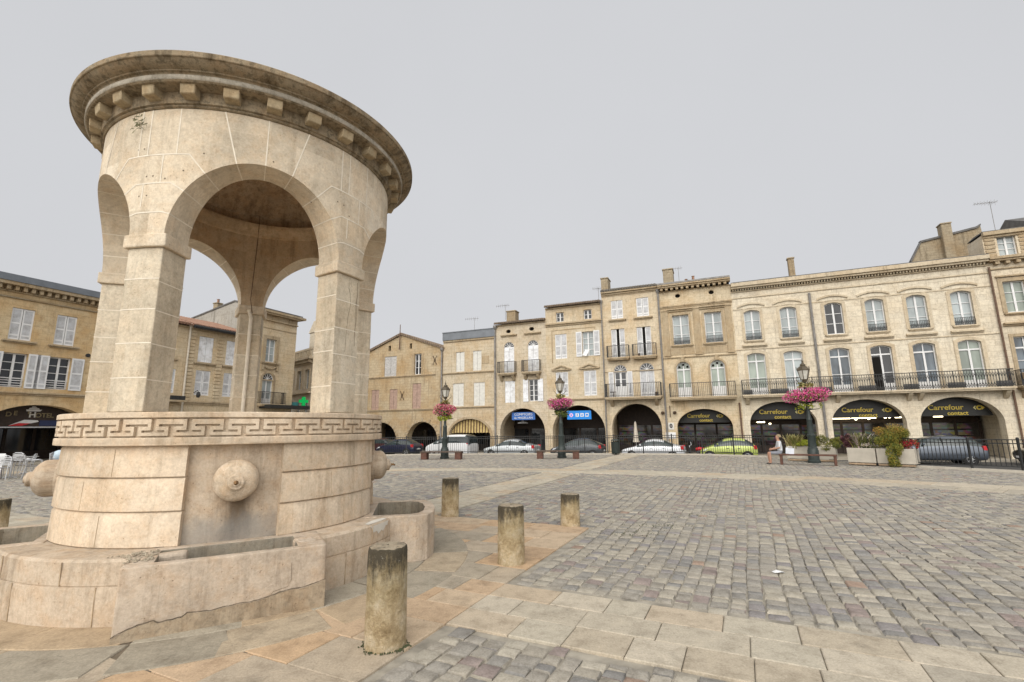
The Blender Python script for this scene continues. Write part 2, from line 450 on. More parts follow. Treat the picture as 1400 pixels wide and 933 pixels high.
    def surround(s, cx, zb, w, h, rise=0, t=.16, p=.035):
        x, z = s.X(cx), s.Z(zb); m = MB()
        o = hole(x, z, w + 2 * t, h + t, rise * (1 + 2 * t / w) if rise else 0)[1:] + [(x - w / 2 - t, z)]
        i = hole(x, z, w, h, rise)[1:] + [(x - w / 2, z)]
        n = len(o)
        vs = [(a, y, b) for y in (-p, .03) for a, b in o] + [(a, y, b) for y in (-p, .03) for a, b in i]
        fs = []
        for k in range(n - 1):
            fs += [(k, k + 1, 2 * n + k + 1, 2 * n + k), (k, n + k, n + k + 1, k + 1), (2 * n + k, 2 * n + k + 1, 3 * n + k + 1, 3 * n + k)]
        m.add(vs, fs)
        return m.build('surround', s.trim, s.root)
    def window(s, cx, zb, w, h, rise=0, glassm='glass_dark', rows=3, transom=None, frame='white', y=.18, solid_low=0, ajar=False, bars=2):
        """window (frame) > pane"""
        s.cut(hole(s.X(cx), s.Z(zb), w, h, rise))
        x, z = s.X(cx), s.Z(zb); t = .065; m = MB()
        o = hole(x, z, w, h, rise); i = hole(x, z + t, w - 2 * t, h - 2 * t, rise * (w - 2 * t) / w)
        n = len(o)
        vs = [(a, yy, b) for yy in (y, y + .06) for a, b in o] + [(a, yy, b) for yy in (y, y + .06) for a, b in i]
        fs = []
        for k in range(n):
            q = (k + 1) % n
            fs += [(k, q, 2 * n + q, 2 * n + k), (2 * n + k, 2 * n + q, 3 * n + q, 3 * n + k)]
        m.add(vs, fs)
        top = z + h - t
        zt = z + h - (transom if transom else 0)
        if transom: m.box(x - w / 2 + t, x + w / 2 - t, y - .005, y + .055, zt - .05, zt + .05)
        hi = zt - .05 if transom else top - (rise * .1)
        if transom and bars == 2: m.box(x - .03, x + .03, y + .004, y + .05, zt + .051, z + h - .03 - (rise * .05))
        m.box(x - .055, x + .055, y - .004, y + .052, z + t, hi)
        for k in range(1, rows):
            zz = z + t + (hi - z - t) * k / rows
            m.box(x - w / 2 + t, x - .056, y + .012, y + .05, zz - .018, zz + .018); m.box(x + .056, x + w / 2 - t, y + .012, y + .05, zz - .018, zz + .018)
        if solid_low: m.box(x - w / 2 + t, x + w / 2 - t, y + .008, y + .056, z + t, z + solid_low)
        f = m.build('window', M[frame], s.root)
        p = MB(); p.prism(hole(x, z + .01, w - .02, h - .02, rise), y + .065, y + .085)
        if ajar:
            p2 = MB(); p2.box(x - w / 2 + t, x - .06, y + .02, y + .06, z + t, hi); q = p2.build('open_leaf_gap', M['black'], f)
        g = p.build('pane', M[glassm], f)
        return f
    def leaf(s, x, z, w, h, y, style='louvre', mid=True, frame='white'):
        m = MB(); t = .07
        if style == 'plank':
            m.box(x, x + w, y, y + .04, z, z + h, 1)
            m.box(x + .02, x + w - .02, y - .02, y - .001, z + h * .12, z + h * .12 + .08, 0); m.box(x + .02, x + w - .02, y - .02, y - .001, z + h * .85, z + h * .85 + .08, 0)
            return m.build('shutter', [M[frame], M['plank'] if frame == 'white' else M[frame]], s.root)
        m.box(x + t, x + w - t, y + .012, y + .03, z + t, z + h - t, 1)
        m.box(x, x + t, y, y + .04, z, z + h); m.box(x + w - t, x + w, y, y + .04, z, z + h)
        for a in ([0, h - .09, h * .5, h * .12] if mid else [0, h - .09, h * .12, h * .82]):
            m.box(x + t, x + w - t, y + .002, y + .038, z + a, z + a + .09)
        return m.build('shutter', [M[frame], M['louvre']], s.root)
    def shut(s, cx, zb, w, h, style='louvre', rise=0, mid=True, frame='white', gap=.02, y=.06, leaves=2):
        """closed shutters filling an opening (arched head glazed when rise)"""
        s.cut(hole(s.X(cx), s.Z(zb), w, h, rise), .24)
        x, z = s.X(cx), s.Z(zb); hh = h - rise
        lw = (w - gap) / leaves
        for k in range(leaves): s.leaf(x - w / 2 + .004 + k * (lw + gap / max(1, leaves - 1)), z + .01, lw - .008, hh - .02, y, style, mid, frame)
        b = MB(); b.prism(hole(x, z + .01, w - .02, h - .02, rise), .17, .19); b.build('pane', M['black'], s.root)
        if rise: s.fan(cx, zb + hh, w, rise)
    def fan(s, cx, z, w, rise, style='glazed', mat='glass_dark'):
        x, z = s.X(cx), s.Z(z)
        m = MB(); m.prism([p for p in hole(x, z, w - .04, rise - .02, rise - .02)], .12, .14)
        g = m.build('fanlight', M[mat], s.root)
        f = MB(); r = w / 2 - .03
        f.box(x - r, x + r, .08, .118, z - .04, z + .04)
        for a in (30, 60, 90, 120, 150): f.bar((x, .1, z + .04), (x + r * math.cos(R(a)), .1, z + (rise - .03) * math.sin(R(a))), .035)
        pts = [(x + r * math.cos(R(a)), .1, z + (rise - .02) * math.sin(R(a))) for a in range(0, 181, 15)]
        f.tube(pts, .03, 5)
        f.build('window_frame', M['white'], g)
    def opened(s, cx, zb, w, h, lw, style='louvre', sides='LR', **k):
        f = s.window(cx, zb, w, h, **k)
        x, z = s.X(cx), s.Z(zb)
        if 'L' in sides: s.leaf(x - w / 2 - lw - .02, z - .02, lw, h + .04, -.06, style)
        if 'R' in sides: s.leaf(x + w / 2 + .02, z - .02, lw, h + .04, -.06, style)
        return f
    def balcony(s, a, b, z, h=1.1, proj=.75, th=.16, posts=0, cons=(), sp=.13, solid=False, mat='iron', ornate=False):
        x0, x1, z = s.X(a), s.X(b), s.Z(z)
        m = MB(); m.box(x0, x1, -proj, .02, z - th, z); m.box(x0 + .05, x1 - .05, -proj + .06, .01, z - th - .09, z - th - .002)
        for c in cons:
            c = s.X(c); m.prism([(-proj * .75, z - th - .095), (-proj * .7, z - th - .2), (-.12, z - th - .55), (.01, z - th - .6), (.01, z - th - .095)], c - .12, c + .12, ax='yz')
        bo = m.build('balcony', s.trim, s.root, bevel=.015, seg=1)
        r = MB(); y = -proj + .06
        r.box(x0 + .02, x1 - .02, y - .025, y + .025, z + h - .045, z + h)
        r.box(x0 + .02, x1 - .02, y - .015, y + .015, z + .08, z + .11)
        if ornate: r.box(x0 + .02, x1 - .02, y - .015, y + .015, z + h - .22, z + h - .2)
        for xx in (x0 + .04, x1 - .04):
            r.box(xx - .018, xx + .018, y, .0, z + h - .04, z + h - .005); r.box(xx - .015, xx + .015, y, 0, z + .08, z + .11)
            k = 1
            while y + k * sp < 0: r.box(xx - .01, xx + .01, y + k * sp - .01, y + k * sp + .01, z + .1, z + h - .03); k += 1
        n = int((x1 - x0) / sp)
        for i in range(n + 1):
            xx = x0 + .04 + (x1 - x0 - .08) * i / n; wd = .022 if i % 8 == 0 else .011
            r.box(xx - wd, xx + wd, y - wd, y + wd, z + .0, z + h - .04)
            if ornate and i < n:
                xm = xx + (x1 - x0 - .08) / n / 2
                r.bar((xx, y, z + .62), (xm, y, z + .88), .02); r.bar((xm, y, z + .88), (xx + 2 * (xm - xx), y, z + .62), .02)
                r.bar((xx, y, z + .32), (xm, y, z + .11), .02); r.bar((xm, y, z + .11), (xx + 2 * (xm - xx), y, z + .32), .02)
        r.build('railing', M[mat], bo)
        return bo
    def balconet(s, cx, z, w, h=.42):
        x, z = s.X(cx), s.Z(z); m = MB(); y = .02
        m.box(x - w / 2, x + w / 2, y - .02, y + .02, z + h - .03, z + h); m.box(x - w / 2, x + w / 2, y - .02, y + .02, z + .03, z + .06)
        n = int(w / .09)
        for i in range(n + 1):
            xx = x - w / 2 + .012 + (w - .024) * i / n; m.box(xx - .01, xx + .01, y - .01, y + .01, z, z + h)
            if i < n:
                m.bar((xx, y, z + .1), (xx + w / n, y, z + .3), .018); m.bar((xx, y, z + .3), (xx + w / n, y, z + .1), .018)
        return m.build('window_guard', M['iron'], s.root)
    def pipe(s, x, z0, z1, mat='zincpipe', r=.07, hopper=True, y=-.12):
        x = s.X(x); m = MB()
        m.tube([(x, y, s.Z(z0)), (x, y, s.Z(z1))], r, 8)
        k = s.Z(z0) + .8
        while k < s.Z(z1): m.tube([(x, y, k), (x, y, k + .06)], r * 1.25, 8); k += 2.0
        if hopper: m.lathe([(r, s.Z(z1) - .1), (r * 2.2, s.Z(z1) + .12), (r * 2.2, s.Z(z1) + .3), (0, s.Z(z1) + .3)], 8, (x, y, 0))
        return m.build('drainpipe', M[mat], s.root)
    def chimney(s, cx, z0, z1, w, d=1.1, y=2.0, pots=2, potm='tile_red'):
        m = MB(); x = s.X(cx)
        m.box(x - w / 2, x + w / 2, y, y + d, s.Z(z0) - 1.5, s.Z(z1) - .12); m.box(x - w / 2 - .05, x + w / 2 + .05, y - .05, y + d + .05, s.Z(z1) - .12, s.Z(z1))
        o = m.build('chimney', SROW['chim'], s.root, bevel=.03, seg=1)
        if pots:
            p = MB()
            for k in range(pots): p.lathe([(.12, 0), (.1, .3), (.13, .32), (.13, .36), (0, .36)], 8, (x, y + d * (k + .5) / pots, s.Z(z1)))
            p.build('chimney_pot', M[potm], o)
        return o
    def antenna(s, cx, z0, z1, y=2.5, turn=0.0, wl=.9):
        m = MB(); x = s.X(cx); a, b = s.Z(z0), s.Z(z1); c, q = math.cos(turn), math.sin(turn)
        m.tube([(x, y, a), (x, y, b)], .016, 6)
        m.bar((x - wl * c, y - wl * q, b - .08), (x + wl * .5 * c, y + wl * .5 * q, b - .08), .02)
        for k in range(7):
            t = -wl + k * wl * .22; l = .16 + .02 * k
            m.bar((x + t * c + q * l, y + t * q - c * l, b - .08), (x + t * c - q * l, y + t * q + c * l, b - .08), .012)
            m.bar((x + t * c, y + t * q, b - .08 - l * .8), (x + t * c, y + t * q, b - .08 + l * .8), .01)
        return m.build('antenna', M['zincpipe'], s.root)
    def oculus(s, cx, cz, rx, rz):
        s.cut(ellipse(s.X(cx), s.Z(cz), rx, rz), .3)
        m = MB(); m.prism(ellipse(s.X(cx), s.Z(cz), rx, rz), .22, .24); m.build('vent', M['black'], s.root)
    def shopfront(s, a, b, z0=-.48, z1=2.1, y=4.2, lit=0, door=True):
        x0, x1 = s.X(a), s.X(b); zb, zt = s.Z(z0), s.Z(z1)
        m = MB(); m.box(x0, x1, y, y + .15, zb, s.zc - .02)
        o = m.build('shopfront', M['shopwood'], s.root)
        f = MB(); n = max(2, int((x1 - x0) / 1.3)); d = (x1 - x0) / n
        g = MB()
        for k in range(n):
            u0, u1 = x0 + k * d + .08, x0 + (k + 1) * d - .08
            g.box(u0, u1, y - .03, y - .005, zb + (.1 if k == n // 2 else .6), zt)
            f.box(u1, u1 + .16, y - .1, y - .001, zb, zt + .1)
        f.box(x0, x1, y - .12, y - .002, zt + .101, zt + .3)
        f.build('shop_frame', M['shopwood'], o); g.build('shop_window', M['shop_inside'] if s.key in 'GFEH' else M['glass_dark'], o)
        return o

def letters(txt, parent, loc, size, mat, rot=(PI / 2, 0, 0), align='CENTER', ext=.012, bold=0.0, name='lettering', sx=1.0):
    c = bpy.data.curves.new(name, 'FONT'); c.body = txt; c.size = size; c.extrude = ext; c.align_x = align; c.offset = bold
    c.materials.append(mat)
    t = bpy.data.objects.new(name, c); COL.objects.link(t); bpy.context.view_layer.update()
    me = bpy.data.meshes.new_from_object(t.evaluated_get(bpy.context.evaluated_depsgraph_get())); bpy.data.objects.remove(t)
    o = bpy.data.objects.new(name, me); COL.objects.link(o); o.parent = parent; o.location = loc; o.rotation_euler = rot; o.scale = (sx, 1, 1)
    return o

# ------------------------------------------------------------------ the row of arcaded houses (right and centre)
GR = -.6
HG = 'old stone houses around the square'
def row(name, label, key, a, b): return House(name, label, key, 'row', a, b, GR, 'house', HG)

# A: rubble gable house
h = row('gabled_house', 'rough stone house with a low gable, faded pink shutters and two rough arches', 'A', -34.2, -24.06)
h.arch(-33.1, -29.35, 2.37, 1.75); h.arch(-28.04, -24.62, 2.37, 1.65)
h.shut(-30.33, 7.03, 1.5, 2.06, 'plank', frame='greywood'); h.window(-27.0, 7.05, .82, 2.1, rows=3, glassm='glass_dark', bars=1)
for cx, zb, w, hh in ((-30.5, 9.68, .3, .55), (-27.9, 9.72, .28, .55)): h.cut(hole(h.X(cx), h.Z(zb), w, hh), .3)
for cx, zb, w, hh in ((-32.1, 3.66, .95, 2.05), (-29.83, 3.66, .95, 2.03), (-27.05, 3.66, 1.0, 2.5)): h.shut(cx, zb, w, hh, 'plank', frame='pinkwood')
h.wall(9.45, top=[(-24.06, 9.42), (-29.07, 11.22), (-34.2, 9.3)])
m = MB()
for a, b, za, zb in ((-34.4, -29.07, 9.24, 11.24), (-29.07, -23.95, 11.24, 9.38)):
    m.prism([(h.X(a), h.Z(za)), (h.X(b), h.Z(zb)), (h.X(b), h.Z(zb) + .16), (h.X(a), h.Z(za) + .16)], -.18, 9)
    for k in range(24):
        y = -.12 + k * .38
        m.tube([(h.X(a), y, h.Z(za) + .17), (h.X(b), y, h.Z(zb) + .17)], .08, 5)
h.root_roof = m.build('roof', M['tile_roof'], h.root)
h.bands('string_course', [(6.93, 7.01, .12), (6.84, 6.93, .06)], -34.2, -24.9); h.bands('string_course', [(3.56, 3.64, .12), (3.46, 3.56, .06)])
m = MB()
for (a, b) in ((-33.1, -29.35), (-28.04, -24.62)):     # rough quoins around the arches
    c = (a + b) / 2; w = (b - a) / 2
    for k in range(15):
        t = R(4 + 172 * k / 14); l = .2 + .18 * (k % 2) + random.uniform(-.03, .03); rr = w + l / 2 + .01
        zs = 2.37 - (1.75 if a < -30 else 1.65)
        p = Vector((h.X(c) + rr * math.cos(t), -.02, h.Z(zs) + (rr - w + (1.75 if a < -30 else 1.65)) * math.sin(t)))
        d = Vector((math.cos(t), 0, math.sin(t)))
        m.bar(p - d * l / 2, p + d * l / 2, .07, .24)
m.build('arch_stone', h.trim, h.root, bevel=.02, seg=1)
for sx in (-1, 1):
    m = MB()
    for k in range(8): m.box(h.X(-27.0) + sx * (.52 + .06 * (k % 2)) - .12 - .05 * (k % 2), h.X(-27.0) + sx * (.52 + .06 * (k % 2)) + .12, -.04, .02, h.Z(7.08) + k * .27, h.Z(7.08) + k * .27 + .23)
    m.build('window_quoin', h.trim, h.root)
m = MB()
for cx, cz in ((-25.0, 8.35), (-28.75, 5.0)):
    x, z = h.X(cx), h.Z(cz)
    for sx in (-1, 1):
        m.tube([(x + sx * .22, -.05, z + .45), (x + sx * .05, -.06, z + .1), (x + sx * .05, -.06, z - .1), (x + sx * .22, -.05, z - .45)], .03, 6)
m.build('wall_anchor', M['rust'], h.root)
m = MB(); m.tube([(h.X(-29.12), -.22, h.Z(9.7)), (h.X(-29.1), -.22, h.Z(12.3))], [.07, .035], 6); m.build('flue_pole', M['brownpipe'], h.root)
h.chimney(-32.6, 10.3, 11.2, .96, y=5, pots=1)
h.pipe(-24.16, GR, 9.2, r=.08); h.antenna(-24.5, 9.6, 10.5, 3, .4, .4)
h.shopfront(-33.9, -24.3, z1=1.6)

# B: zinc parapet house with striped blind
h = row('zinc_topped_house', 'plain stone house under a blue-grey zinc parapet, striped blind in its arch', 'B', -24.06, -18.42)
h.arch(-23.3, -18.95, 2.57, 1.6)
for cx, zb, w, hh in ((-22.17, 7.07, .92, 1.9), (-20.35, 7.07, .92, 1.9), (-22.36, 3.76, 1.18, 2.18), (-20.12, 3.76, 1.18, 2.18)): h.shut(cx, zb, w, hh, 'plank', frame='offwhite', leaves=2, gap=.012)
h.wall(10.2)
h.bands('string_course', [(6.9, 7.0, .13), (6.82, 6.9, .06)]); h.bands('string_course', [(3.62, 3.72, .13), (3.55, 3.62, .06)]); h.bands('cornice', [(10.02, 10.2, .12)])
m = MB(); m.box(h.X(-19.83), h.X(-19.1), -.03, .01, h.Z(7.7), h.Z(8.42)); m.build('blind_panel', h.trim, h.root)
m = MB(); m.box(.0, h.w, -.2, 6, h.Z(10.2), h.Z(10.93)); m.box(-.03, h.w + .0, -.26, 6, h.Z(10.93), h.Z(11.0)); m.build('parapet', M['zinc'], h.root)
m = MB(); a, b = h.X(-23.3), h.X(-18.95); c = (a + b) / 2; n = 24
vs = []
for i in range(n + 1):
    x = a + .1 + (b - a - .2) * i / n; t = (x - c) / ((b - a) / 2)
    zt = h.Z(2.57 - 1.6) + 1.6 * math.sqrt(max(0, 1 - t * t)) - .04; zz = min(zt, h.Z(1.35)); vs += [(x, .35, zt), (x, .3, h.Z(1.32) - .06 * (i % 2))]
    vs += [(x, .41, zt), (x, .36, h.Z(1.32) - .06 * (i % 2))]
fs = []
for i in range(n): fs += [(i * 4, i * 4 + 1, i * 4 + 5, i * 4 + 4), (i * 4 + 2, i * 4 + 6, i * 4 + 7, i * 4 + 3)]
m.add(vs, fs); bl = m.build('striped_blind', striped('yellow_stripes', (.55, .42, .18), (.16, .10, .05), .30, 0, .5, .8), h.root)
m = MB(); o = arch_notch(a - .2, b + .2, h.Z(2.77), 1.78); i_ = arch_notch(a, b, h.Z(2.57), 1.6); n = len(o)
vs = [(x, -.06, z) for x, z in o] + [(x, -.06, z) for x, z in i_] + [(x, .01, z) for x, z in o] + [(x, .01, z) for x, z in i_]
fs = []
for k in range(n - 1): fs += [(k, k + 1, n + k + 1, n + k), (k, 2 * n + k, 2 * n + k + 1, k + 1), (n + k, n + k + 1, 3 * n + k + 1, 3 * n + k)]
m.add(vs, fs); m.build('arch_moulding', h.trim, h.root)
h.chimney(-22.8, 10.9, 11.75, .5, .5, 4, 0); h.antenna(-22.8, 11.7, 13.3, 4.2, .2, 1.0)
m = MB(); x0 = h.X(-22.2); m.prism([(x0, h.Z(10.9)), (x0 + 2.4, h.Z(12.15)), (x0 + 4.9, h.Z(11.2)), (x0 + 4.9, h.Z(10.9))], 6, 12); m.build('back_gable', SROW['A'], h.root)
h.shopfront(-24.0, -18.5, z1=1.6); h.pipe(-18.42, GR, 10.9, r=.085)

# C: balconied house with two round-headed windows
h = row('narrow_house', 'narrow stone house with two round-headed windows and small iron balconies', 'C', -18.42, -13.42)
h.arch(-18.0, -13.7, 3.42, 2.1)
for cx, cz in ((-17.09, 10.56), (-14.78, 10.6)): h.oculus(cx, cz, .24, .18)
for cx in (-17.04, -14.67):
    h.shut(cx, 6.68, 1.02, 2.86, 'plank', .5, gap=.012); h.bands('lintel_shelf', [(10.14, 10.24, .2), (10.04, 10.14, .08)], cx - .8, cx + .8)
h.shut(-17.0, 3.95, 1.0, 1.98, 'plank', gap=.012); h.opened(-14.73, 4.02, .86, 1.95, .5, 'plank', rows=4)
h.wall(11.25)
for cx in (-17.15, -14.77): h.balcony(cx - .86, cx + .86, 6.63, 1.05, .6, .14, cons=(cx - .6, cx + .6))
h.bands('cornice', [(11.1, 11.25, .1)]); h.roof(11.25, 'tile_roof'); h.chimney(-17.45, 11.6, 12.95, .95, .9, 1.5, 0)
h.chimney(-18.2, 11.6, 12.1, .5, .5, 3, 1); h.antenna(-17.9, 12.0, 13.5, 1.2, .1, .9)
h.shopfront(-18.3, -13.5, z1=1.6)
m = MB(); x, z = h.X(-16.4), h.Z(2.1); m.lathe([(.5, 0), (.42, .12), (.1, .2), (.03, .5)], 16, (x, 1.6, z)); m.build('hanging_lamp', M['white'], h.root, smooth=True)

# D: house with pediments
h = row('pedimented_house', 'stone house with two small pediments over its first-floor shutters and attic windows', 'D', -13.42, -8.26)
h.arch(-13.0, -8.42, 3.55, 2.2)
for cx in (-12.07, -9.53): h.window(cx, 11.0, .72, .86, rows=2, glassm='glass_dark')
h.shut(-12.04, 7.66, 1.08, 2.2); h.opened(-9.6, 7.75, 1.0, 2.15, .52, rows=4, glassm='glass_curtain')
h.shut(-12.04, 4.33, 1.13, 2.15); h.shut(-9.54, 4.33, 1.1, 2.15)
h.wall(12.35)
h.bands('cornice', [(10.74, 10.86, .22), (10.6, 10.74, .1)]); h.bands('eave_band', [(12.2, 12.35, .1)]); h.roof(12.35, 'tile_roof')
for cx in (-12.05, -9.55):
    m = MB(); x, z = h.X(cx), h.Z(6.62)
    m.box(x - .88, x + .88, -.16, .02, z, z + .09)
    for sx in (-1, 1): m.prism([(x + sx * .92, z + .091), (x + sx * .7, z + .091), (x, z + .34), (x, z + .46)][::sx], -.16, .02)
    m.build('pediment', h.trim, h.root)
h.bands('string_course', [(4.02, 4.12, .14), (3.94, 4.02, .07)])
m = MB(); m.box(h.X(-12.9), h.X(-8.9), -.025, .01, h.Z(10.2), h.Z(10.28)); m.box(h.X(-12.9), h.X(-12.8), -.025, .01, h.Z(7.3), h.Z(10.199)); m.box(h.X(-9.0) + .0, h.X(-8.9), -.025, .01, h.Z(10.05), h.Z(10.199)); m.build('panel_moulding', h.trim, h.root)
m = MB(); x, z = h.X(-9.75), h.Z(7.8); m.add([(x - .3, -.3, z), (x + .05, -.32, z - .1), (x + .3, -.2, z + .42), (x - .05, -.18, z + .5), (x - .3, -.27, z), (x + .05, -.29, z - .1), (x + .3, -.17, z + .42), (x - .05, -.15, z + .5)], [(0, 1, 2, 3), (7, 6, 5, 4), (0, 4, 5, 1), (1, 5, 6, 2), (2, 6, 7, 3), (3, 7, 4, 0)])
m.bar((x, -.24, z + .2), (x, .02, z + .05), .03); m.build('aerial_panel', M['white'], h.root)
h.antenna(-8.7, 12.9, 14.0, 1, .3, .5); h.shopfront(-13.3, -8.4, z1=1.6); h.pipe(-8.28, GR, 12.2, r=.06, y=-.14)

# E: tall house
h = row('tall_house', 'tall stone house with open louvred doors and three iron balconies above a wide arch', 'E', -8.26, -3.5)
h.arch(-7.85, -3.9, 3.55, 1.97)
for cx in (-6.97, -4.83): h.shut(cx, 10.78, 1.0, 1.6)
for cx in (-7.0, -4.86): h.shut(cx, 7.42, 1.15, 2.46, gap=.22, y=.1)
h.cut(hole(h.X(-6.95), h.Z(4.08), 1.08, 2.72, .54), .24)
h.shut(-4.8, 4.08, 1.16, 2.76, rise=.58)
x, z = h.X(-6.95), h.Z(4.08)
m = MB(); m.box(x - .52, x + .52, .1, .16, z, z + 2.17, 0); d = m.build('balcony_door', M['white'], h.root)
g = MB()
for sx in (-1, 1):
    for k in range(2): g.box(x + sx * .25 - .17, x + sx * .25 + .17, .085, .099, z + .95 + k * .58, z + 1.48 + k * .58)
g.build('pane', M['glass_dark'], d); h.fan(-6.95, 4.08 + 2.18, 1.08, .54)
for sx in (-1, 1): h.leaf(x + (.56 if sx > 0 else -.56 - .42), z + .02, .42, 2.12, -.06)
h.wall(13.2)
h.bands('impost_band', [(6.2, 6.27, .05)])
h.sill(-6.97, 10.72, 1.5, .12, .2); h.sill(-4.83, 10.72, 1.55, .12, .2)
h.balcony(-7.93, -6.07, 7.4, 1.0, .55, .15); h.balcony(-5.82, -3.88, 7.4, 1.0, .55, .15)
b = h.balcony(-8.15, -3.7, 4.08, 1.1, .9, .14, cons=(-7.7, -4.15))
m = MB(); m.box(h.X(-4.2), h.X(-3.95), -.7, -.45, h.Z(4.09), h.Z(4.4)); m.box(h.X(-7.75), h.X(-7.3), -.65, -.3, h.Z(4.5), h.Z(4.54)); m.tube([(h.X(-7.5), -.45, h.Z(4.08)), (h.X(-7.5), -.45, h.Z(4.52))], .02, 6)
m.box(h.X(-5.35), h.X(-5.2), -.5, -.35, h.Z(7.41), h.Z(7.6)); m.build('balcony_furniture', M['rust'], h.root)
h.bands('cornice', [(13.05, 13.2, .3), (12.9, 13.05, .15), (12.8, 12.9, .06)]); h.roof(13.2, 'tile_grey', over=.35, slope=.26)
h.chimney(-8.05, 13.1, 14.75, .62, 1.2, .6, 0); h.shopfront(-8.1, -3.7, z1=1.8); h.pipe(-3.52, GR, 12.6, r=.075, y=-.13)

# F: pilastered house
h = row('pilastered_house', 'stone house with pilasters, carved panels and a modillion cornice', 'F', -3.5, 1.98)
h.arch(-2.75, 1.25, 3.0, 1.4)
for cx in (-2.0, .55): h.oculus(cx, 12.2, .2, .17)
for cx in (-1.92, .5): h.window(cx, 8.15, 1.25, 2.42, rows=3, glassm='glass_curtain', transom=None); h.balconet(cx, 8.2, 1.3, .5); h.surround(cx, 8.15, 1.25, 2.42, 0, .17, .06)
for cx in (-1.97, .53):
    h.window(cx, 3.92, 1.05, 2.83, .5, 'glass_green', rows=1, transom=.62, solid_low=.8); h.surround(cx, 3.92, 1.05, 2.83, .5, .15, .05)
h.wall(12.6)
for cx in (-1.97, .53):
    m = MB(); x = h.X(cx); zt = h.Z(6.75); m.box(x - .14, x + .14, -.1, .02, zt - .02, zt + .34); m.build('keystone', h.trim, h.root, bevel=.015, seg=1)
    m = MB(); m.add([], [])
    for dx, dz in ((-.3, 6.35), (0, 6.52), (.3, 6.35)): m.prism(ellipse(x + dx, h.Z(dz), .09, .09, 8), .15, .175)
    m.build('fanlight_hole', M['black'], h.root)
for a, b in ((-3.3, -2.85), (-.95, -.45), (1.4, 1.85)):
    m = MB(); m.box(h.X(a), h.X(b), -.08, .02, h.Z(7.4), h.Z(10.95)); m.box(h.X(a) - .05, h.X(b) + .05, -.12, .015, h.Z(10.951), h.Z(11.1)); m.box(h.X(a) - .04, h.X(b) + .04, -.11, .015, h.Z(7.25), h.Z(7.399)); m.build('pilaster', h.trim, h.root, bevel=.012, seg=1)
for cx in (-1.92, .5):
    h.bands('window_cornice', [(11.0, 11.1, .24), (10.86, 11.0, .12)], cx - .95, cx + .95); h.bands('carved_panel', [(7.3, 7.85, .03)], cx - .9, cx + .9); h.sill(cx, 8.13, 1.7, .12, .18)
h.bands('frieze_band', [(11.3, 11.42, .12), (11.2, 11.3, .06)]); h.bands('string_course', [(7.08, 7.16, .1)])
h.bands('cornice', [(12.98, 13.12, .6), (12.85, 12.98, .5), (12.6, 12.66, .08)], dent=(12.66, 12.85, .42, .2, .2))
m = MB(); m.box(.02, h.w - .02, -.62, 8, h.Z(13.121), h.Z(13.25)); m.prism([(0, h.Z(13.25)), (4, h.Z(13.8)), (8, h.Z(13.25))], .03, h.w - .03, ax='yz'); m.build('roof', M['zincpipe'], h.root)
h.balcony(-3.1, 1.68, 3.92, 1.08, .8, .16, ornate=False, sp=.13); h.chimney(-2.7, 13.2, 14.95, .8, 1.4, 1, 0); h.chimney(-1.35, 13.2, 14.15, .45, .8, 3, 1); h.chimney(-.75, 13.2, 14.15, .32, .4, 2.5, 1)
h.antenna(-1.9, 13.6, 15.4, 2.5, 0, .7)
h.shopfront(-3.3, 1.8, z1=1.8); h.pipe(1.82, GR, 3.4, 'brownpipe', .06, False)
m = MB(); m.tube([(h.X(-3.2), -.14, h.Z(2.4)), (h.X(-3.2), -.14, h.Z(3.3))], .03, 6)
for cx in (-3.75, -2.85): m.lathe([(0, -.14), (.11, -.1), (.14, 0), (.1, .1), (0, .12)], 8, (h.X(cx), -.2, h.Z(2.75)))
m.build('wall_fitting', M['rust'], h.root)

# G: long pale house
h = row('long_house', 'long pale stone house of six bays with one continuous balcony over three wide arches', 'G', 1.98, 17.45)
AR = ((2.42, 6.72), (7.62, 11.85), (12.6, 16.85))
for a, b in AR: h.arch(a, b, 3.4, 1.6)
UW = (3.26, 5.7, 8.57, 11.02, 13.4, 15.8)
for i, cx in enumerate(UW):
    h.window(cx, 8.1, 1.1, 2.33, .16, 'glass_dark' if i == 2 else 'glass_curtain', rows=3); h.surround(cx, 8.1, 1.1, 2.33, .16, .2, .04)
    fm = ('glass_green', 'glass_curtain', 'glass_blue', 'glass_dark', 'glass_blue', 'glass_green')[i]
    h.window(cx, 3.92, 1.22, 3.17, .16, fm, rows=2, transom=.62, solid_low=.55); h.surround(cx, 3.92, 1.22, 3.17, .16, .2, .04)
h.wall(12.0)
for i, cx in enumerate(UW):
    if i != 2: h.balconet(cx, 8.12, 1.12, .5)
    h.sill(cx, 8.08, 1.4, .1, .14); h.bands('window_shelf', [(7.62, 7.74, .2), (7.54, 7.62, .1)], cx - .85, cx + .85)
    # hood mould over the upper window
    m = MB(); o = hole(h.X(cx), h.Z(10.3), 1.9, .72, .22)[2:]; i2 = [(x, z - .13) for x, z in o]; n = len(o)
    vs = [(x, -.10, z) for x, z in o] + [(x, -.10, z) for x, z in i2] + [(x, .02, z) for x, z in o] + [(x, .02, z) for x, z in i2]
    fs = [(0, n, 3 * n, 2 * n), (n - 1, 3 * n - 1, 4 * n - 1, 2 * n - 1)]
    for k in range(n - 1): fs += [(k, k + 1, n + k + 1, n + k), (k, 2 * n + k, 2 * n + k + 1, k + 1), (n + k, n + k + 1, 3 * n + k + 1, 3 * n + k)]
    m.add(vs, fs); m.build('hood_mould', h.trim, h.root)
x = h.X(11.02)
m = MB(); m.box(x - .52, x - .06, .15, .178, h.Z(3.98), h.Z(6.3)); m.build('open_leaf_gap', M['black'], h.root)
h.bands('string_course', [(7.36, 7.44, .05)]); h.bands('string_course', [(10.52, 10.6, .04)]); h.bands('frieze_band', [(11.42, 11.5, .07)])
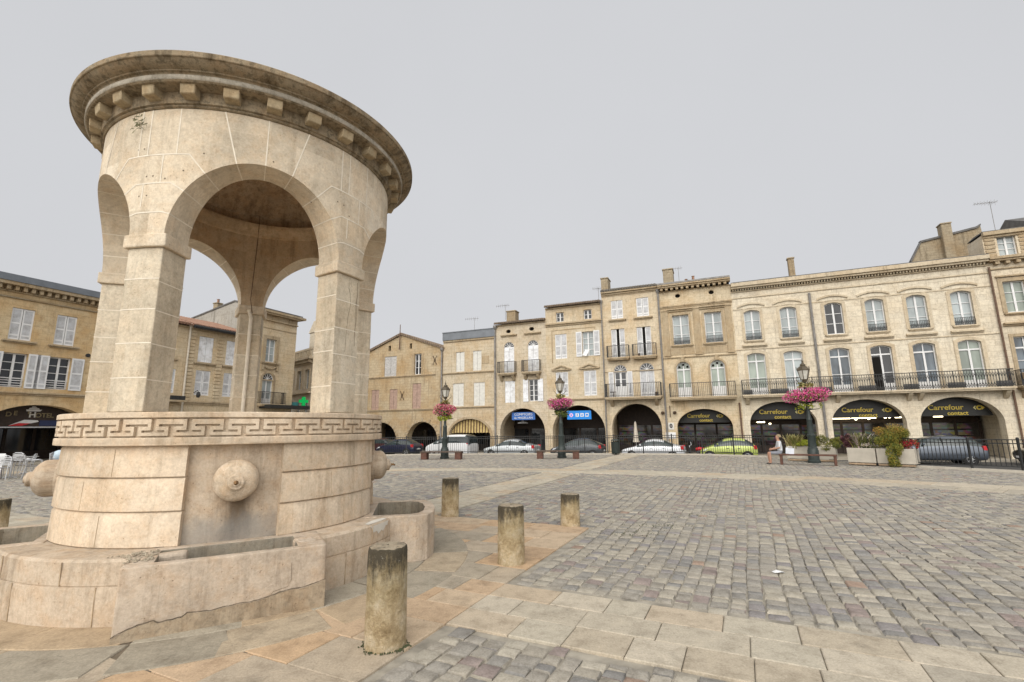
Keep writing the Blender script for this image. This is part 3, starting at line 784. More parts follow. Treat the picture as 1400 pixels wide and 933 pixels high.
h.bands('cornice', [(12.3, 12.58, .52), (12.16, 12.3, .4), (11.94, 12.02, .12)], dent=(12.02, 12.16, .26, .09, .09))
m = MB(); m.prism([(-.5, h.Z(12.581)), (-.5, h.Z(12.64)), (4.5, h.Z(13.3)), (9, h.Z(12.64)), (9, h.Z(12.581))], .02, h.w - .02, ax='yz'); m.build('roof', M['slate'], h.root)
m = MB(); m.prism([(h.X(2.0), h.Z(12.66)), (h.X(6.8), h.Z(12.66)), (h.X(6.6), h.Z(12.9)), (h.X(2.2), h.Z(12.9))], .4, 6); m.build('roof_hump', M['slate'], h.root)
h.balcony(2.06, 17.4, 3.92, 1.12, .8, .12, cons=(2.4, 7.2, 8.1, 12.15, 12.75, 17.1), sp=.14, ornate=True)
m = MB()
for a, b in ((2.15, 2.75), (3.95, 5.1), (6.7, 7.75), (9.3, 10.3), (11.8, 12.6), (14.1, 15.0), (16.5, 17.3)): m = MB(); m.box(h.X(a), h.X(b), -.66, -.63, h.Z(3.95), h.Z(4.3)); m.build('balcony_screen', M['slate'], h.root)
h.pipe(7.18, .6, 11.3, 'zincpipe', .085, False); h.chimney(6.45, 12.8, 14.55, .42, .42, 1.0, 0)
h.shopfront(2.1, 17.2, z1=1.75)
la = MB()
lampm = emit('shop_lamp', (1, .86, .55), 9)
for a, b, z, y in ((3.1, 3.65, 1.9, 3.0), (8.2, 9.4, 2.10, 3.2), (9.5, 11.0, 2.12, 3.2), (12.0, 12.5, 2.12, 2.6), (14.3, 14.8, 2.14, 2.9)):
    m = MB(); m.box(h.X(a), h.X(b), y, y + .12, h.Z(z), h.Z(z) + (.2 if b < 3.5 else .08)); m.build('shop_lamp', lampm, h.root)
for cx, z in ((9.7, 2.05), (10.5, 2.08), (11.5, 2.15), (11.75, 2.17), (4.0, 1.8)):
    m = MB(); m.lathe([(0, -.06), (.07, -.03), (.08, .03), (0, .07)], 8, (h.X(cx), 3.0, h.Z(z))); m.build('shop_lamp', lampm, h.root)
GH = h

# H: corner house at the right edge
h = row('bracketed_house', 'stone house at the right edge with carved brackets, an attic floor and tall windows', 'H', 17.45, 24.0)
h.arch(18.3, 22.6, 3.3, 1.6)
for cx in (18.55, 21.4):
    h.window(cx, 8.7, 1.1, 2.05, 0, 'glass_green', rows=3); h.surround(cx, 8.7, 1.1, 2.05, 0, .22, .06)
    h.window(cx, 4.0, 1.1, 3.1, 0, 'glass_blue', rows=3, transom=.7); h.surround(cx, 4.0, 1.1, 3.1, 0, .2, .05)
    h.window(cx + .1, 12.52, .95, 1.34, 0, 'glass_curtain', rows=3)
h.wall(14.05, depth=2.0)
for cx in (18.55, 21.4): h.bands('window_shelf', [(7.9, 8.02, .25), (7.8, 7.9, .12)], cx - .9, cx + .9); h.sill(cx, 8.66, 1.5); h.bands('window_cornice', [(11.05, 11.15, .16)], cx - .85, cx + .85)
h.bands('cornice', [(12.22, 12.4, .5), (12.1, 12.22, .4), (11.6, 11.68, .1)], dent=(11.9, 12.1, .34, .22, .3)); h.bands('cornice', [(13.95, 14.2, .25), (13.8, 13.95, .1)])
for a, b in ((17.5, 18.05), (19.25, 20.6)):
    m = MB()
    for k in range(5): m.box(h.X(a), h.X(b), -.06, .01, h.Z(12.5) + k * .27, h.Z(12.5) + k * .27 + .22)
    m.build('rusticated_block', h.trim, h.root, bevel=.03, seg=1)
m = MB(); m.prism([(-.2, h.Z(14.201)), (-.2, h.Z(14.28)), (4.5, h.Z(16.4)), (9, h.Z(14.3)), (9, h.Z(14.201))], h.X(20.9), h.w, ax='yz'); m.prism([(-.2, h.Z(14.201)), (-.2, h.Z(14.26)), (1.0, h.Z(14.3)), (2.0, h.Z(14.201))], .02, h.X(20.89), ax='yz'); m.build('roof', M['slate'], h.root)
h.balcony(17.7, 23.5, 3.92, 1.05, .8, .12, cons=(18, 20.5, 23))
m = MB(); m.box(h.X(17.75), h.X(19.3), -1.0, -.72, h.Z(4.35), h.Z(4.75)); pl = m.build('balcony_box', M['pallet'], h.root)
h.pipe(17.46, GR, 11.8, 'brownpipe', .06, False); h.antenna(18.9, 14.2, 16.9, 1.5, .15, .9); h.shopfront(17.6, 23.9, z1=1.75)

# back house whose rough gable shows above the long house's right end
b = House('rear_house', 'rough stone rear house with a sloping roof edge seen above the long balcony house', 'A', 'row', 13.4, 18.4, GR, 'house', HG, D=49.2)
b.mat = SROW['chim']
b.s0 = 13.4 * 1.23; b.s1 = 18.4 * 1.23; b.w = b.s1 - b.s0
b.root.location = FR['row'][0] * b.s0 + FR['row'][1] * 49.2 + Vector((0, 0, GR))
k = 1.23
b.wall(15.0, 6, top=[(17.3 * k + .25, 1.75 + (14.75 - 1.75) * k), (17.3 * k, 1.75 + (14.6 - 1.75) * k), (14.2 * k, 1.75 + (14.08 - 1.75) * k), (13.5 * k, 1.75 + (12.75 - 1.75) * k)], side_top=14.0)
m = MB()
pts = [(17.3 * k + .25, 14.75), (17.3 * k, 14.6), (14.2 * k, 14.08), (13.5 * k, 12.75)]
for (xa, za), (xb, zb) in zip(pts[:-1], pts[1:]):
    za = 1.75 + (za - 1.75) * k; zb = 1.75 + (zb - 1.75) * k
    m.prism([(b.X(xa), b.Z(za)), (b.X(xb), b.Z(zb)), (b.X(xb) - .05, b.Z(zb) + .16), (b.X(xa), b.Z(za) + .16)], -.12, .3)
m.build('roof', M['slate'], b.root)
b.chimney(15.58 * k, 1.75 + (13.2 - 1.75) * k, 1.75 + (15.18 - 1.75) * k, .68, .8, -.5, 0)

# ------------------------------------------------------------------ the left row (hotel side)
def left(name, label, key, a, b, D=37.0): return House(name, label, key, 'left', a, b, 0.0, 'house', HG, D)
h = left('hotel_house', 'ochre stone hotel with a zinc roof edge and grey shutters over a cafe arch', 'L', 3.0, 17.4)
h.arch(12.2 - 7.2, 16.45 - 7.2, 3.35, 1.3); h.arch(11.9, 16.7, 3.35, 1.3)
for cx in (4.6, 6.9, 8.8, 10.8, 12.84, 14.87, 16.9 - .2):
    if cx < 16.3: h.shut(cx, 7.02, 1.0, 1.84); h.sill(cx, 6.98, 1.5, .1, .2)
for cx in (4.6, 6.9, 8.8, 10.8, 12.82, 14.86):
    h.opened(cx, 4.3, 1.05, 1.95, .62, sides='LR' if cx > 12.5 else 'L', rows=4, glassm='glass_dark')
    m = MB()
    for k in range(4): m.box(h.X(cx) - .5, h.X(cx) + .5, .1, .13, h.Z(4.4) + k * .14, h.Z(4.4) + k * .14 + .035)
    m.build('window_guard', M['white'], h.root)
h.wall(10.1)
h.bands('string_course', [(3.96, 4.06, .16), (3.86, 3.96, .08)]); h.bands('frieze_band', [(9.38, 9.46, .1)], mat=SROW['chim'])
h.bands('cornice', [(10.06, 10.26, .5), (9.72, 9.8, .12)], dent=(9.8, 10.06, .36, .16, .2))
m = MB(); m.prism([(-.55, 10.261), (-.5, 10.66), (.6, 10.9), (9, 12.4), (9, 10.261)], .0, h.w, ax='yz'); m.build('roof', M['zinc'], h.root)
m = MB(); m.tube([(h.X(16.15), -.1, 6.55), (h.X(16.15), .02, 6.55)], .12, 8); m.build('wall_plate', M['iron'], h.root)
h.shopfront(3.3, 17.2, z1=2.0, z0=.0, y=4.3)
HOT = h
h = left('buff_house', 'buff stone house between the hotel and the quoined house, slim white shutters', 'M', 17.4, 22.2)
h.arch(17.9, 21.5, 3.3, 1.5)
for cx in (18.9, 20.93): h.shut(cx, 7.04, .95, 2.0, 'plank', gap=.012); h.sill(cx, 7.0, 1.3); h.shut(cx + .16, 4.5, 1.0, 1.75)
h.wall(9.6); h.bands('string_course', [(3.7, 3.8, .14)]); h.bands('cornice', [(9.45, 9.6, .15)]); h.roof(9.6, 'tile_red', over=.5, slope=.30); h.chimney(21.6, 10.0, 11.5, .8, .7, 3.2, 1)
h.pipe(22.22, 0, 9.5, 'cream', .07, True); h.shopfront(17.6, 22.0, z1=2)
m = MB(); m.box(h.X(19.6), h.X(22.0), -1.0, .01, 3.82, 3.95); bo = m.build('balcony', h.trim, h.root)
m = MB(); m.box(h.X(20.9), h.X(21.9), -.95, -.6, 3.96, 4.25); m.build('plant_box', M['iron'], bo)
h = left('quoined_house', 'stone house with banded pilasters and orange tiled eaves, white shutters all closed', 'M', 22.2, 27.3)
h.arch(22.9, 26.7, 3.2, 1.5)
for cx in (23.62, 25.85): h.shut(cx, 7.0, 1.15, 2.0, 'plank', gap=.012); h.sill(cx, 6.95, 1.7, .12, .2); h.shut(cx, 4.43, 1.15, 1.92)
h.wall(9.6); h.bands('string_course', [(3.84, 3.94, .16), (3.7, 3.84, .08)])
for a, b in ((22.25, 22.75), (24.48, 25.0), (26.75, 27.25)):
    m = MB()
    for k in range(20): m.box(h.X(a), h.X(b), -.07, .01, 3.96 + k * .275, 3.96 + k * .275 + .225)
    m.build('banded_pilaster', h.mat, h.root, bevel=.02, seg=1)
h.bands('cornice', [(9.4, 9.6, .18)]); h.roof(9.6, 'tile_red', over=.55, slope=.30); h.shopfront(22.4, 27.1, z1=2)
m = MB(); m.tube([(0, -.62, 9.56), (h.w, -.62, 9.56)], .13, 8); m.build('gutter', M['iron'], h.root)
for k, (dx, s) in enumerate(((-.5, 1), (.5, -1))):
    m = MB(); x = h.X(23.0); m.tube([(x, -.05, 4.6), (x, -.5, 4.75), (x, -.62, 4.6)], .03, 6)
    if k == 0: m.lathe([(.02, .25), (.1, .22), (.15, 0), (.1, -.18), (0, -.2)], 8, (x, -.62, 4.4)); m.build('wall_lantern', M['iron'], h.root)
h = left('corner_house', 'tall corner house with a bracketed cornice, one glazed balcony door under a fanlight', 'M', 27.3, 32.05)
h.arch(28.2, 31.2, 3.2, 1.5)
h.window(29.4, 7.72, 1.05, 2.06, 0, 'glass_curtain', rows=3); h.surround(29.4, 7.72, 1.05, 2.06, 0, .3, .06)
h.window(29.35, 3.98, 1.15, 2.1, 0, 'glass_curtain', rows=2, solid_low=.5); h.cut(hole(h.X(29.35), 6.14, 1.15, .57, .56), .2); h.fan(29.35, 6.12, 1.15, .57, mat='glass_dark'); h.surround(29.35, 3.98, 1.15, 2.73, .57, .16, .06)
h.wall(11.5, depth=9.5)
m = MB(); m.prism([(0.01, 11.5), (9.5, 11.5), (9.5, 11.9), (2.4, 13.05), (.2, 12.3)], .012, .25, ax='yz'); m.build('gable_wall', SROW['grey'], h.root)
m = MB(); m.box(-.02, .008, .02, 9.4, 0, 11.5); m.build('rendered_side', SROW['grey'], h.root)
m = MB(); m.prism([(-.6, 12.27), (-.6, 12.36), (2.4, 13.2), (9.6, 12.0), (9.6, 11.88), (2.4, 13.06)], -.06, h.w + .1, ax='yz'); m.build('roof', M['slate'], h.root)
h.bands('cornice', [(12.06, 12.26, .6), (11.92, 12.06, .48), (11.5, 11.92, .06), (11.4, 11.5, .2)]); h.bands('frieze_band', [(10.7, 10.76, .05)])
m = MB()
for sy in (0,): m.box(h.w - .001, h.w + .55, -.55, 9, 12.06, 12.26)
m.build('side_cornice', h.trim, h.root)
h.sill(29.4, 7.68, 1.9, .14, .24)
m = MB(); x = h.X(29.4)
pts = [(x - .6 + 1.2 * i / 12, -.12, 7.3 - .22 * math.sin(PI * i / 12)) for i in range(13)]; m.tube(pts, .08, 6)
for sx in (-1, 1): m.box(x + sx * .75 - .12, x + sx * .75 + .12, -.18, .01, 6.95, 7.4)
m.build('carved_garland', h.trim, h.root); h.balcony(28.4, 30.85, 3.98, 1.05, .7, .12)
m = MB(); m.box(h.X(28.7), h.X(33.4), -1.3, -.02, 3.62, 3.9); m.build('shop_canopy', M['iron'], h.root)
h.shopfront(27.5, 31.9, z1=2)
h.chimney(28.0, 12.5, 13.5, .5, .6, 5.5, 1)
m = MB(); m.box(h.X(22.2), h.X(23.2), 2, 3, 0, 0.1)

# green pharmacy cross standing on the canopy
S_, N_ = FR['left'][0], FR['left'][1]
cr = empty('pharmacy_cross', S_ * 32.5 + N_ * (37 - 1.0) + Vector((0, 0, 3.9)), R(45), 'bright green cross sign standing on the dark canopy of the corner house', 'sign')
m = MB()
m.box(-.17, .17, -.12, .12, .04, 1.06); m.box(-.51, -.171, -.12, .12, .38, .72); m.box(.171, .51, -.12, .12, .38, .72)
m.build('cross_panel', emit('green_cross', (.0, .36, .075), .22), cr)
cr.scale = (.8, .8, .8)
m = MB(); m.box(-.6, .6, -.05, .05, 0, .04); m.box(-1.25, -.62, -.1, .1, .02, .42); m.build('sign_mount', plain('teal_panel', (.02, .12, .12), .5), cr)

# cafe fascia and letters in the hotel arch
sg = empty('cafe_fascia', S_ * 14.3 + N_ * 37.95 + Vector((0, 0, 2.05)), R(65.7), 'dark curved cafe fascia with lettering filling the hotel arch', 'sign')
m = MB(); p = arch_notch(-2.38, 2.38, 1.3, 1.28, .0); m.prism(p, 0, .06); m.build('fascia_panel', M['shopwood'], sg)
m = MB(); m.box(-2.38, 2.38, -.03, .0 - .001, -.02, .05); m.build('fascia_rail', M['alu'], sg)
dim = plain('dim_letters', (.22, .18, .10), .6)
for i, ch in enumerate("CAFE DE L'"):
    t = R(150 - i * 6.6); letters(ch, sg, (2.75 * math.cos(t) + .22, -.02, -.62 + 1.42 * math.sin(t)), .36, dim, (PI / 2, PI / 2 - t if False else 0, 0), bold=.008)
letters('H', sg, (.02, -.02, .6), .46, M['offwhite'], bold=.012)
letters('OTEL', sg, (.58, -.02, .6), .36, dim, bold=.008)
m = MB(); m.prism([(-.95, .12), (-.35, .14), (.35, .34), (.3, .42), (-.3, .45), (-.6, .3)], -.04, -.01); m.build('painted_banner', M['white'], sg)
m = MB(); m.prism([(-1.0, .1), (-.4, .1), (.0, .24), (-.55, .26)], -.06, -.041); m.build('painted_stripe', M['redlamp'], sg)
m = MB(); m.box(.4, 1.7, -.03, -.01, .1, .42); m.build('blue_board', plain('navy_board', (.02, .03, .09), .5), sg)
m = MB(); m.prism([(-.28, .95), (.34, .95), (.42, 1.05), (-.3, 1.05)], -.05, -.01); m.prism([(-.2, 1.06), (.3, 1.06), (.26, 1.14), (-.15, 1.16)], -.05, -.01); m.prism([(-.08, 1.17), (.18, 1.165), (.1, 1.24), (-.04, 1.24)], -.05, -.01); m.build('cup_emblem', M['white'], sg)

# distant house up the side street
d1 = Vector((.72, -.69, 0)).normalized()
h = House('balustraded_house', 'distant stone house with a roof balustrade at the end of the side street', 'J', 'left', 0, 14, 0.0, 'house', HG)
h.root.location = Vector((-30.5, 58.0, 0)); h.root.rotation_euler = (0, 0, math.atan2(-.69, .72))
for k in range(7):
    h.window(1.1 + k * 1.95, 5.9, 1.0, 2.0, 0, 'glass_curtain', rows=3); h.surround(1.1 + k * 1.95, 5.9, 1.0, 2.0, 0, .15, .06); h.window(1.1 + k * 1.95, 2.4, 1.0, 2.2, 0, 'glass_curtain', rows=3)
h.wall(8.9, depth=8)
h.bands('cornice', [(8.9, 9.15, .5), (8.45, 8.55, .12)], dent=(8.6, 8.88, .35, .18, .2)); h.bands('string_course', [(5.4, 5.55, .35)])
m = MB(); m.box(0, 14, -.3, -.1, 9.85, 10.05)
for k in range(35): m.box(.1 + k * .4, .3 + k * .4, -.28, -.12, 9.151, 9.849)
m.build('balustrade', h.trim, h.root)
m = MB(); m.box(10.4, 12.9, 1.0, 4, 9.0, 12.2); m.prism([(10.2, 12.201), (13.1, 12.201), (12.6, 12.7), (11.9, 13.4), (11.4, 13.4), (10.7, 12.7)], .9, 4.1); m.build('dormer', h.mat, h.root)

# ------------------------------------------------------------------ signs on the row
RS, RN = FR['row'][0], FR['row'][1]
def rowpt(s, z, y=0.0): return RS * s + RN * (40 + y) + Vector((0, 0, z))
def logo(par, x, z, k, y=-.012):
    m = MB(); m.prism([(x - .62 * k, z), (x - .3 * k, z + .34 * k), (x - .3 * k, z + .12 * k), (x - .42 * k, z), (x - .3 * k, z - .12 * k), (x - .3 * k, z - .34 * k)], y, y + .012)
    m.build('logo_arrow', M['palegold'], par)
    m = MB()
    # right half: a round mark with a C-shaped notch running into an arrow head
    o = [(x + .12 * k + .36 * k * math.cos(R(a)), z + .36 * k * math.sin(R(a))) for a in range(40, 321, 20)]
    i = [(x + .14 * k + .17 * k * math.cos(R(a)), z + .17 * k * math.sin(R(a))) for a in range(320, 39, -20)]
    m.prism(o + i, y, y + .012)
    m.prism([(x + .36 * k, z + .06 * k), (x + .42 * k, z + .34 * k), (x + .82 * k, z), (x + .42 * k, z - .34 * k), (x + .36 * k, z - .06 * k)], y - .001, y + .011)
    m.build('logo_mark', M['gold'], par)
def shop_sign(s0, s1, zt, rise, label, tx, tz, k=1.0, y=.95, zb=2.28):
    e = empty('shop_sign', rowpt((s0 + s1) / 2, GR, y), ROWA, label, 'sign', 'gold lettered supermarket signs in the arches')
    w = (s1 - s0) / 2 - .05
    a = [(x, z) for x, z in arch_notch(-w, w, zt + .05, rise, zb) if z >= zb]
    if zt - rise < zb:
        a = [(x, max(z, zb)) for x, z in a]
    m = MB(); m.prism([(x, z - GR) for x, z in a], 0, .05); p = m.build('sign_panel', M['shopdark'], e)
    letters('Carrefour', e, (tx - .35 * k, -.015, tz - GR), .46 * k, M['gold'], bold=.006)
    letters('contact', e, (tx + .25 * k, -.015, tz - GR - .36 * k), .36 * k, M['gold'], bold=.006)
    logo(e, tx + 1.35 * k, tz - GR + .1 * k, .42 * k)
    return e
shop_sign(-2.75, 1.25, 3.0, 1.4, 'gold lettered shop sign in the arch of the pilastered house', -.1, 2.36, .9, zb=1.95)
shop_sign(2.42, 6.72, 3.4, 1.6, 'gold lettered shop sign in the long house arch behind the third lamp post', -.12, 2.54, zb=2.12)
shop_sign(7.62, 11.85, 3.4, 1.6, 'gold lettered shop sign in the middle arch of the long house', -.0, 2.56, zb=2.14)
shop_sign(12.6, 16.85, 3.4, 1.6, 'gold lettered shop sign in the long house arch above the grey car', -.05, 2.60, zb=2.18)
blue = plain('blue_sign', (.035, .13, .42), .4, var=.08); cyan = plain('bright_blue_sign', (.01, .22, .68), .4, var=.05)
e = empty('hanging_sign', rowpt(-15.85, 2.4, .35), ROWA, 'slate blue sign with white two-line lettering hanging in the narrow house arch', 'sign')
m = MB(); m.box(-1.12, 1.12, 0, .06, 0, .68); m.build('sign_panel', blue, e)
letters('COMPTOIRS', e, (0, -.015, .38), .3, M['white'], sx=1.05); letters('de MAGELLAN', e, (0, -.015, .09), .27, M['white'], sx=1.05)
m = MB()
for sx in (-.9, .9): m.bar((sx, .03, .68), (sx, .03, 1.15), .03)
m.build('sign_bracket', M['iron'], e)
e = empty('hanging_sign', rowpt(-10.7, 2.36, .3), ROWA, 'bright blue sign with white pictograms in the pedimented house arch', 'sign')
m = MB(); m.box(-1.06, 1.06, 0, .06, 0, .74); m.build('sign_panel', cyan, e)
m = MB()
for i, x in enumerate((-.15, .27, .7)):
    m.box(x - .15, x + .15, -.012, -.002, .22, .52)
m.build('pictogram', M['white'], e)
m = MB(); m.prism(ellipse(-.68, .37, .17, .17, 14), -.012, -.002); m.build('pictogram', plain('pink_print', (.75, .45, .7), .5), e)
m = MB()
for i, x in enumerate((-.15, .27, .7)): m.box(x - (.04, .08, .09)[i], x + (.04, .08, .09)[i], -.02, -.013, .3, (.48, .42, .45)[i])
m.prism(ellipse(-.68, .37, .07, .07, 10), -.02, -.013)
m.build('pictogram_core', cyan, e)
m = MB()
for sx in (-.9, .9): m.bar((sx, .03, .74), (sx, .03, 1.1), .03)
m.build('sign_bracket', M['iron'], e)
e = empty('wall_sign', rowpt(-3.2, 1.7, -.01), ROWA, 'small framed oval plaque on the pier beside the pilastered house drainpipe', 'sign')
m = MB(); m.box(-.22, .22, -.05, 0, -.27, .27); m.build('plaque', M['offwhite'], e, bevel=.02)
m = MB(); m.prism(ellipse(0, .02, .12, .17), -.06, -.051); m.build('oval_mark', M['iron'], e)
m = MB(); m.prism(ellipse(0, .02, .06, .1), -.07, -.061); m.build('oval_centre', M['zincpipe'], e)
e = empty('wall_sign', rowpt(-3.25, .75, -.01), ROWA, 'blank white notice plate on the pier under the oval plaque', 'sign')
m = MB(); m.box(-.4, .36, -.05, 0, 0, .48); m.build('plate', M['white'], e, bevel=.01, seg=1)

def leaf_cloud_early(n, rx, ry, rz, size, seed):
    r = random.Random(seed); mb = MB()
    for i in range(n):
        p = Vector((r.gauss(0, .5) * rx, r.gauss(0, .4) * ry, r.gauss(0, .5) * rz)); a = Vector((r.gauss(0, 1), r.gauss(0, 1), r.gauss(-.4, 1))).normalized(); b = a.cross(Vector((r.random(), r.random(), r.random()))).normalized()
        mb.add([tuple(p), tuple(p + a * size + b * size * .12), tuple(p + a * size * 1.6), tuple(p + a * size - b * size * .12)], [(0, 1, 2, 3)])
    return mb
# ------------------------------------------------------------------ the fountain
FC = Vector((-3.921, 6.973, 0))
T0 = R(-60.4)
M['f_low'] = carved_stone('fountain_base_stone', (.56, .47, .37), .5, .36, 0, 1.0)
def stained(name, c, grime, pink, seed):
    mt = carved_stone(name, c, grime, pink, 0, seed); nt = mt.node_tree; b = nt.nodes['Principled BSDF']
    src = b.inputs['Base Color'].links[0].from_socket
    m = NT.__new__(NT); m.mat = mt; m.t = nt; m.n = nt.nodes; m.l = nt.links; m.b = b
    o = m.obj(); sp = m.node('ShaderNodeSeparateXYZ', {0: o})
    tan = m.math('ADD', m.math('MULTIPLY', sp.outputs[0], -math.sin(T0)), m.math('MULTIPLY', sp.outputs[1], math.cos(T0)))
    rad = m.math('ADD', m.math('MULTIPLY', sp.outputs[0], math.cos(T0)), m.math('MULTIPLY', sp.outputs[1], math.sin(T0)))
    n1 = m.noise(m.mapped(o, (5, 5, 2)), 1.6, 7, .7)
    d = m.math('ADD', m.math('ABSOLUTE', tan), m.math('MULTIPLY', m.math('SUBTRACT', n1, .5), .35))
    k = m.math('MULTIPLY', m.ramp(d, [(.03, (1, 1, 1)), (.17, (0, 0, 0))]), m.ramp(sp.outputs[2], [(.70, (.35, .35, .35)), (1.02, (1, 1, 1)), (1.12, (0, 0, 0))]) if False else m.math('GREATER_THAN', rad, 1.0))
    k = m.math('MULTIPLY', k, m.math('LESS_THAN', sp.outputs[2], 1.3))
    col = m.mix(m.math('MULTIPLY', k, .85), src, (.12, .085, .055))
    lo = m.math('ADD', sp.outputs[2], m.math('MULTIPLY', m.math('SUBTRACT', n1, .5), .5))
    k2 = m.math('MULTIPLY', m.ramp(lo, [(.74, (1, 1, 1)), (.90, (0, 0, 0))]), m.math('GREATER_THAN', sp.outputs[2], .585))
    col = m.mix(m.math('MULTIPLY', k2, .55), col, (.27, .265, .25))
    m.color(col); return mt
M['f_core'] = stained('fountain_core_stone', (.56, .47, .37), .5, .36, 1.0)
M['f_drum'] = carved_stone('fountain_drum_stone', (.68, .585, .47), .42, .35, 0, 7.0, 1, (.587, .345, 17))
M['f_up'] = carved_stone('fountain_arcade_stone', (.71, .635, .52), .30, .3, .0, 13.0, 1, (3.9, .345, 15))
M['f_pil'] = carved_stone('fountain_pillar_stone', (.645, .585, .48), .42, .2, .14, 19.0, 1, (1.955, .37, 5))
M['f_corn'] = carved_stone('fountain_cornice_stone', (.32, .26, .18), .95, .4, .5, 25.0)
M['f_mod'] = carved_stone('fountain_bracket_stone', (.46, .375, .25), .5, .35, .1, 27.0)
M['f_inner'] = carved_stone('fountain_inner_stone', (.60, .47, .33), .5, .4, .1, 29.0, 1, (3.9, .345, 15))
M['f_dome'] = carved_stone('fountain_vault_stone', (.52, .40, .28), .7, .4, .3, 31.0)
M['f_trough'] = carved_stone('fountain_trough_stone', (.56, .475, .385), .55, .36, .10, 37.0)
M['f_basin'] = carved_stone('basin_inside_stone', (.33, .30, .245), .7, .3, .15, 61.0)  # darker, greyer tone for the inner faces of the troughs
M['mortar'] = plain('pale_mortar', (.72, .655, .55), .9, var=.1, scale=12)
M['joint'] = plain('dark_joint', (.15, .12, .085), .95, var=.3, scale=9)
M['softjoint'] = plain('soft_joint', (.36, .28, .19), .95, var=.3, scale=9)

F = empty('fountain', FC, 0, 'round stone fountain temple with five arches, a key-pattern band and stone troughs', 'fountain')
def pol(r, t, z): return (r * math.cos(t), r * math.sin(t), z)

# plinth between the troughs
TRO = [R(-60.4), R(11.6), R(122), R(-147)]; THA = [21.2, 17.9, 21.2, 17.9]
BOS = [R(-60.8), R(12.6), R(124), R(-145)]
mb = MB()
for a_, b_ in ((TRO[0] + R(THA[0]), TRO[1] - R(THA[1])), (TRO[1] + R(THA[1]), TRO[2] - R(THA[2])), (TRO[2] + R(THA[2]), TRO[3] + 2 * PI - R(THA[3])), (TRO[3] + R(THA[3]), TRO[0] - R(THA[0]))):
    mb.lathe([(1.75, .0), (2.28, 0), (2.29, .28), (2.285, .34), (2.275, .345), (2.275, .352), (2.285, .357), (2.28, .555), (2.26, .58), (1.75, .585)], 40, a0=a_, a1=b_, close=True)
mb.lathe([(0.2, 0), (1.79, 0), (1.79, .584), (0.2, .584)], 90)
pl = mb.build('plinth', M['f_low'], F, smooth=True, split=35)
mb = MB()
for a, z0, z1 in ((-30, .01, .345), (-19, .352, .56), (-11, .01, .345), (-88, .01, .345), (-97, .352, .56), (-112, .01, .345), (-119, .352, .56)):
    t = R(a); p = pol(2.286, t, z0); q = pol(2.29, t, z1); mb.bar(p, q, .006, .008)
mb.build('plinth_joint', M['softjoint'], pl)

# drum core with flat panels, three weatherboarded courses between them
mb = MB(); mb.lathe([(.3, .583), (1.82, .583), (1.82, 1.6), (.3, 1.6)], 120); mb.build('drum', M['f_core'], F, smooth=True, split=35)
zs = ((.587, .93), (.936, 1.27), (1.276, 1.597))
for a0, a1 in ((R(-47), R(.5)), (R(26), R(109)), (R(138), R(201)), (R(-131), R(-75.2))):
    mb = MB(); mj = MB()
    for i, (za, zb) in enumerate(zs):
        mb.lathe([(1.75, za), (1.888, za), (1.898, za + .010), (1.888, zb - .03), (1.872, zb), (1.75, zb)], 26, a0=a0, a1=a1, close=True)
        t = a0 + (a1 - a0) * (.55, .4, .6)[i]
        mj.bar(pol(1.8965, t, za + .012), pol(1.8865, t, zb - .032), .007, .006)
    mb.add(mj.v, mj.f, 1); o = mb.build('wall_panel', [M['f_drum'], M['softjoint']], F, smooth=True, split=30)

# key-pattern band: raised ribbon relief
mb = MB()
mb.lathe([(1.6, 1.598), (1.90, 1.598), (1.955, 1.604), (1.958, 1.612), (1.958, 1.675), (1.95, 1.683), (1.915, 1.685), (1.915, 1.886), (1.95, 1.888), (1.956, 1.895), (1.956, 1.942), (1.945, 1.95), (.2, 1.958)], 180)
band = mb.build('band', M['f_drum'], F, smooth=True, split=25)
NU = 36; pu = 2 * PI / NU
cols = [0, .06, .22, .34, .44, .56, .66, .78, .94, 1.0]   # unit columns (lower stem is centred on 0 / 1)
rows = [0, .10, .235, .355, .47, .6, .72, .86, .88, 1.0]
zr = [1.699, 1.716, 1.74, 1.755, 1.79, 1.805, 1.838, 1.85, 1.877]
# heights: bottom ribbon | lower bar groove | middle ribbon | upper bar groove | top ribbon
Z = [1.699, 1.738, 1.756, 1.80, 1.818, 1.877]
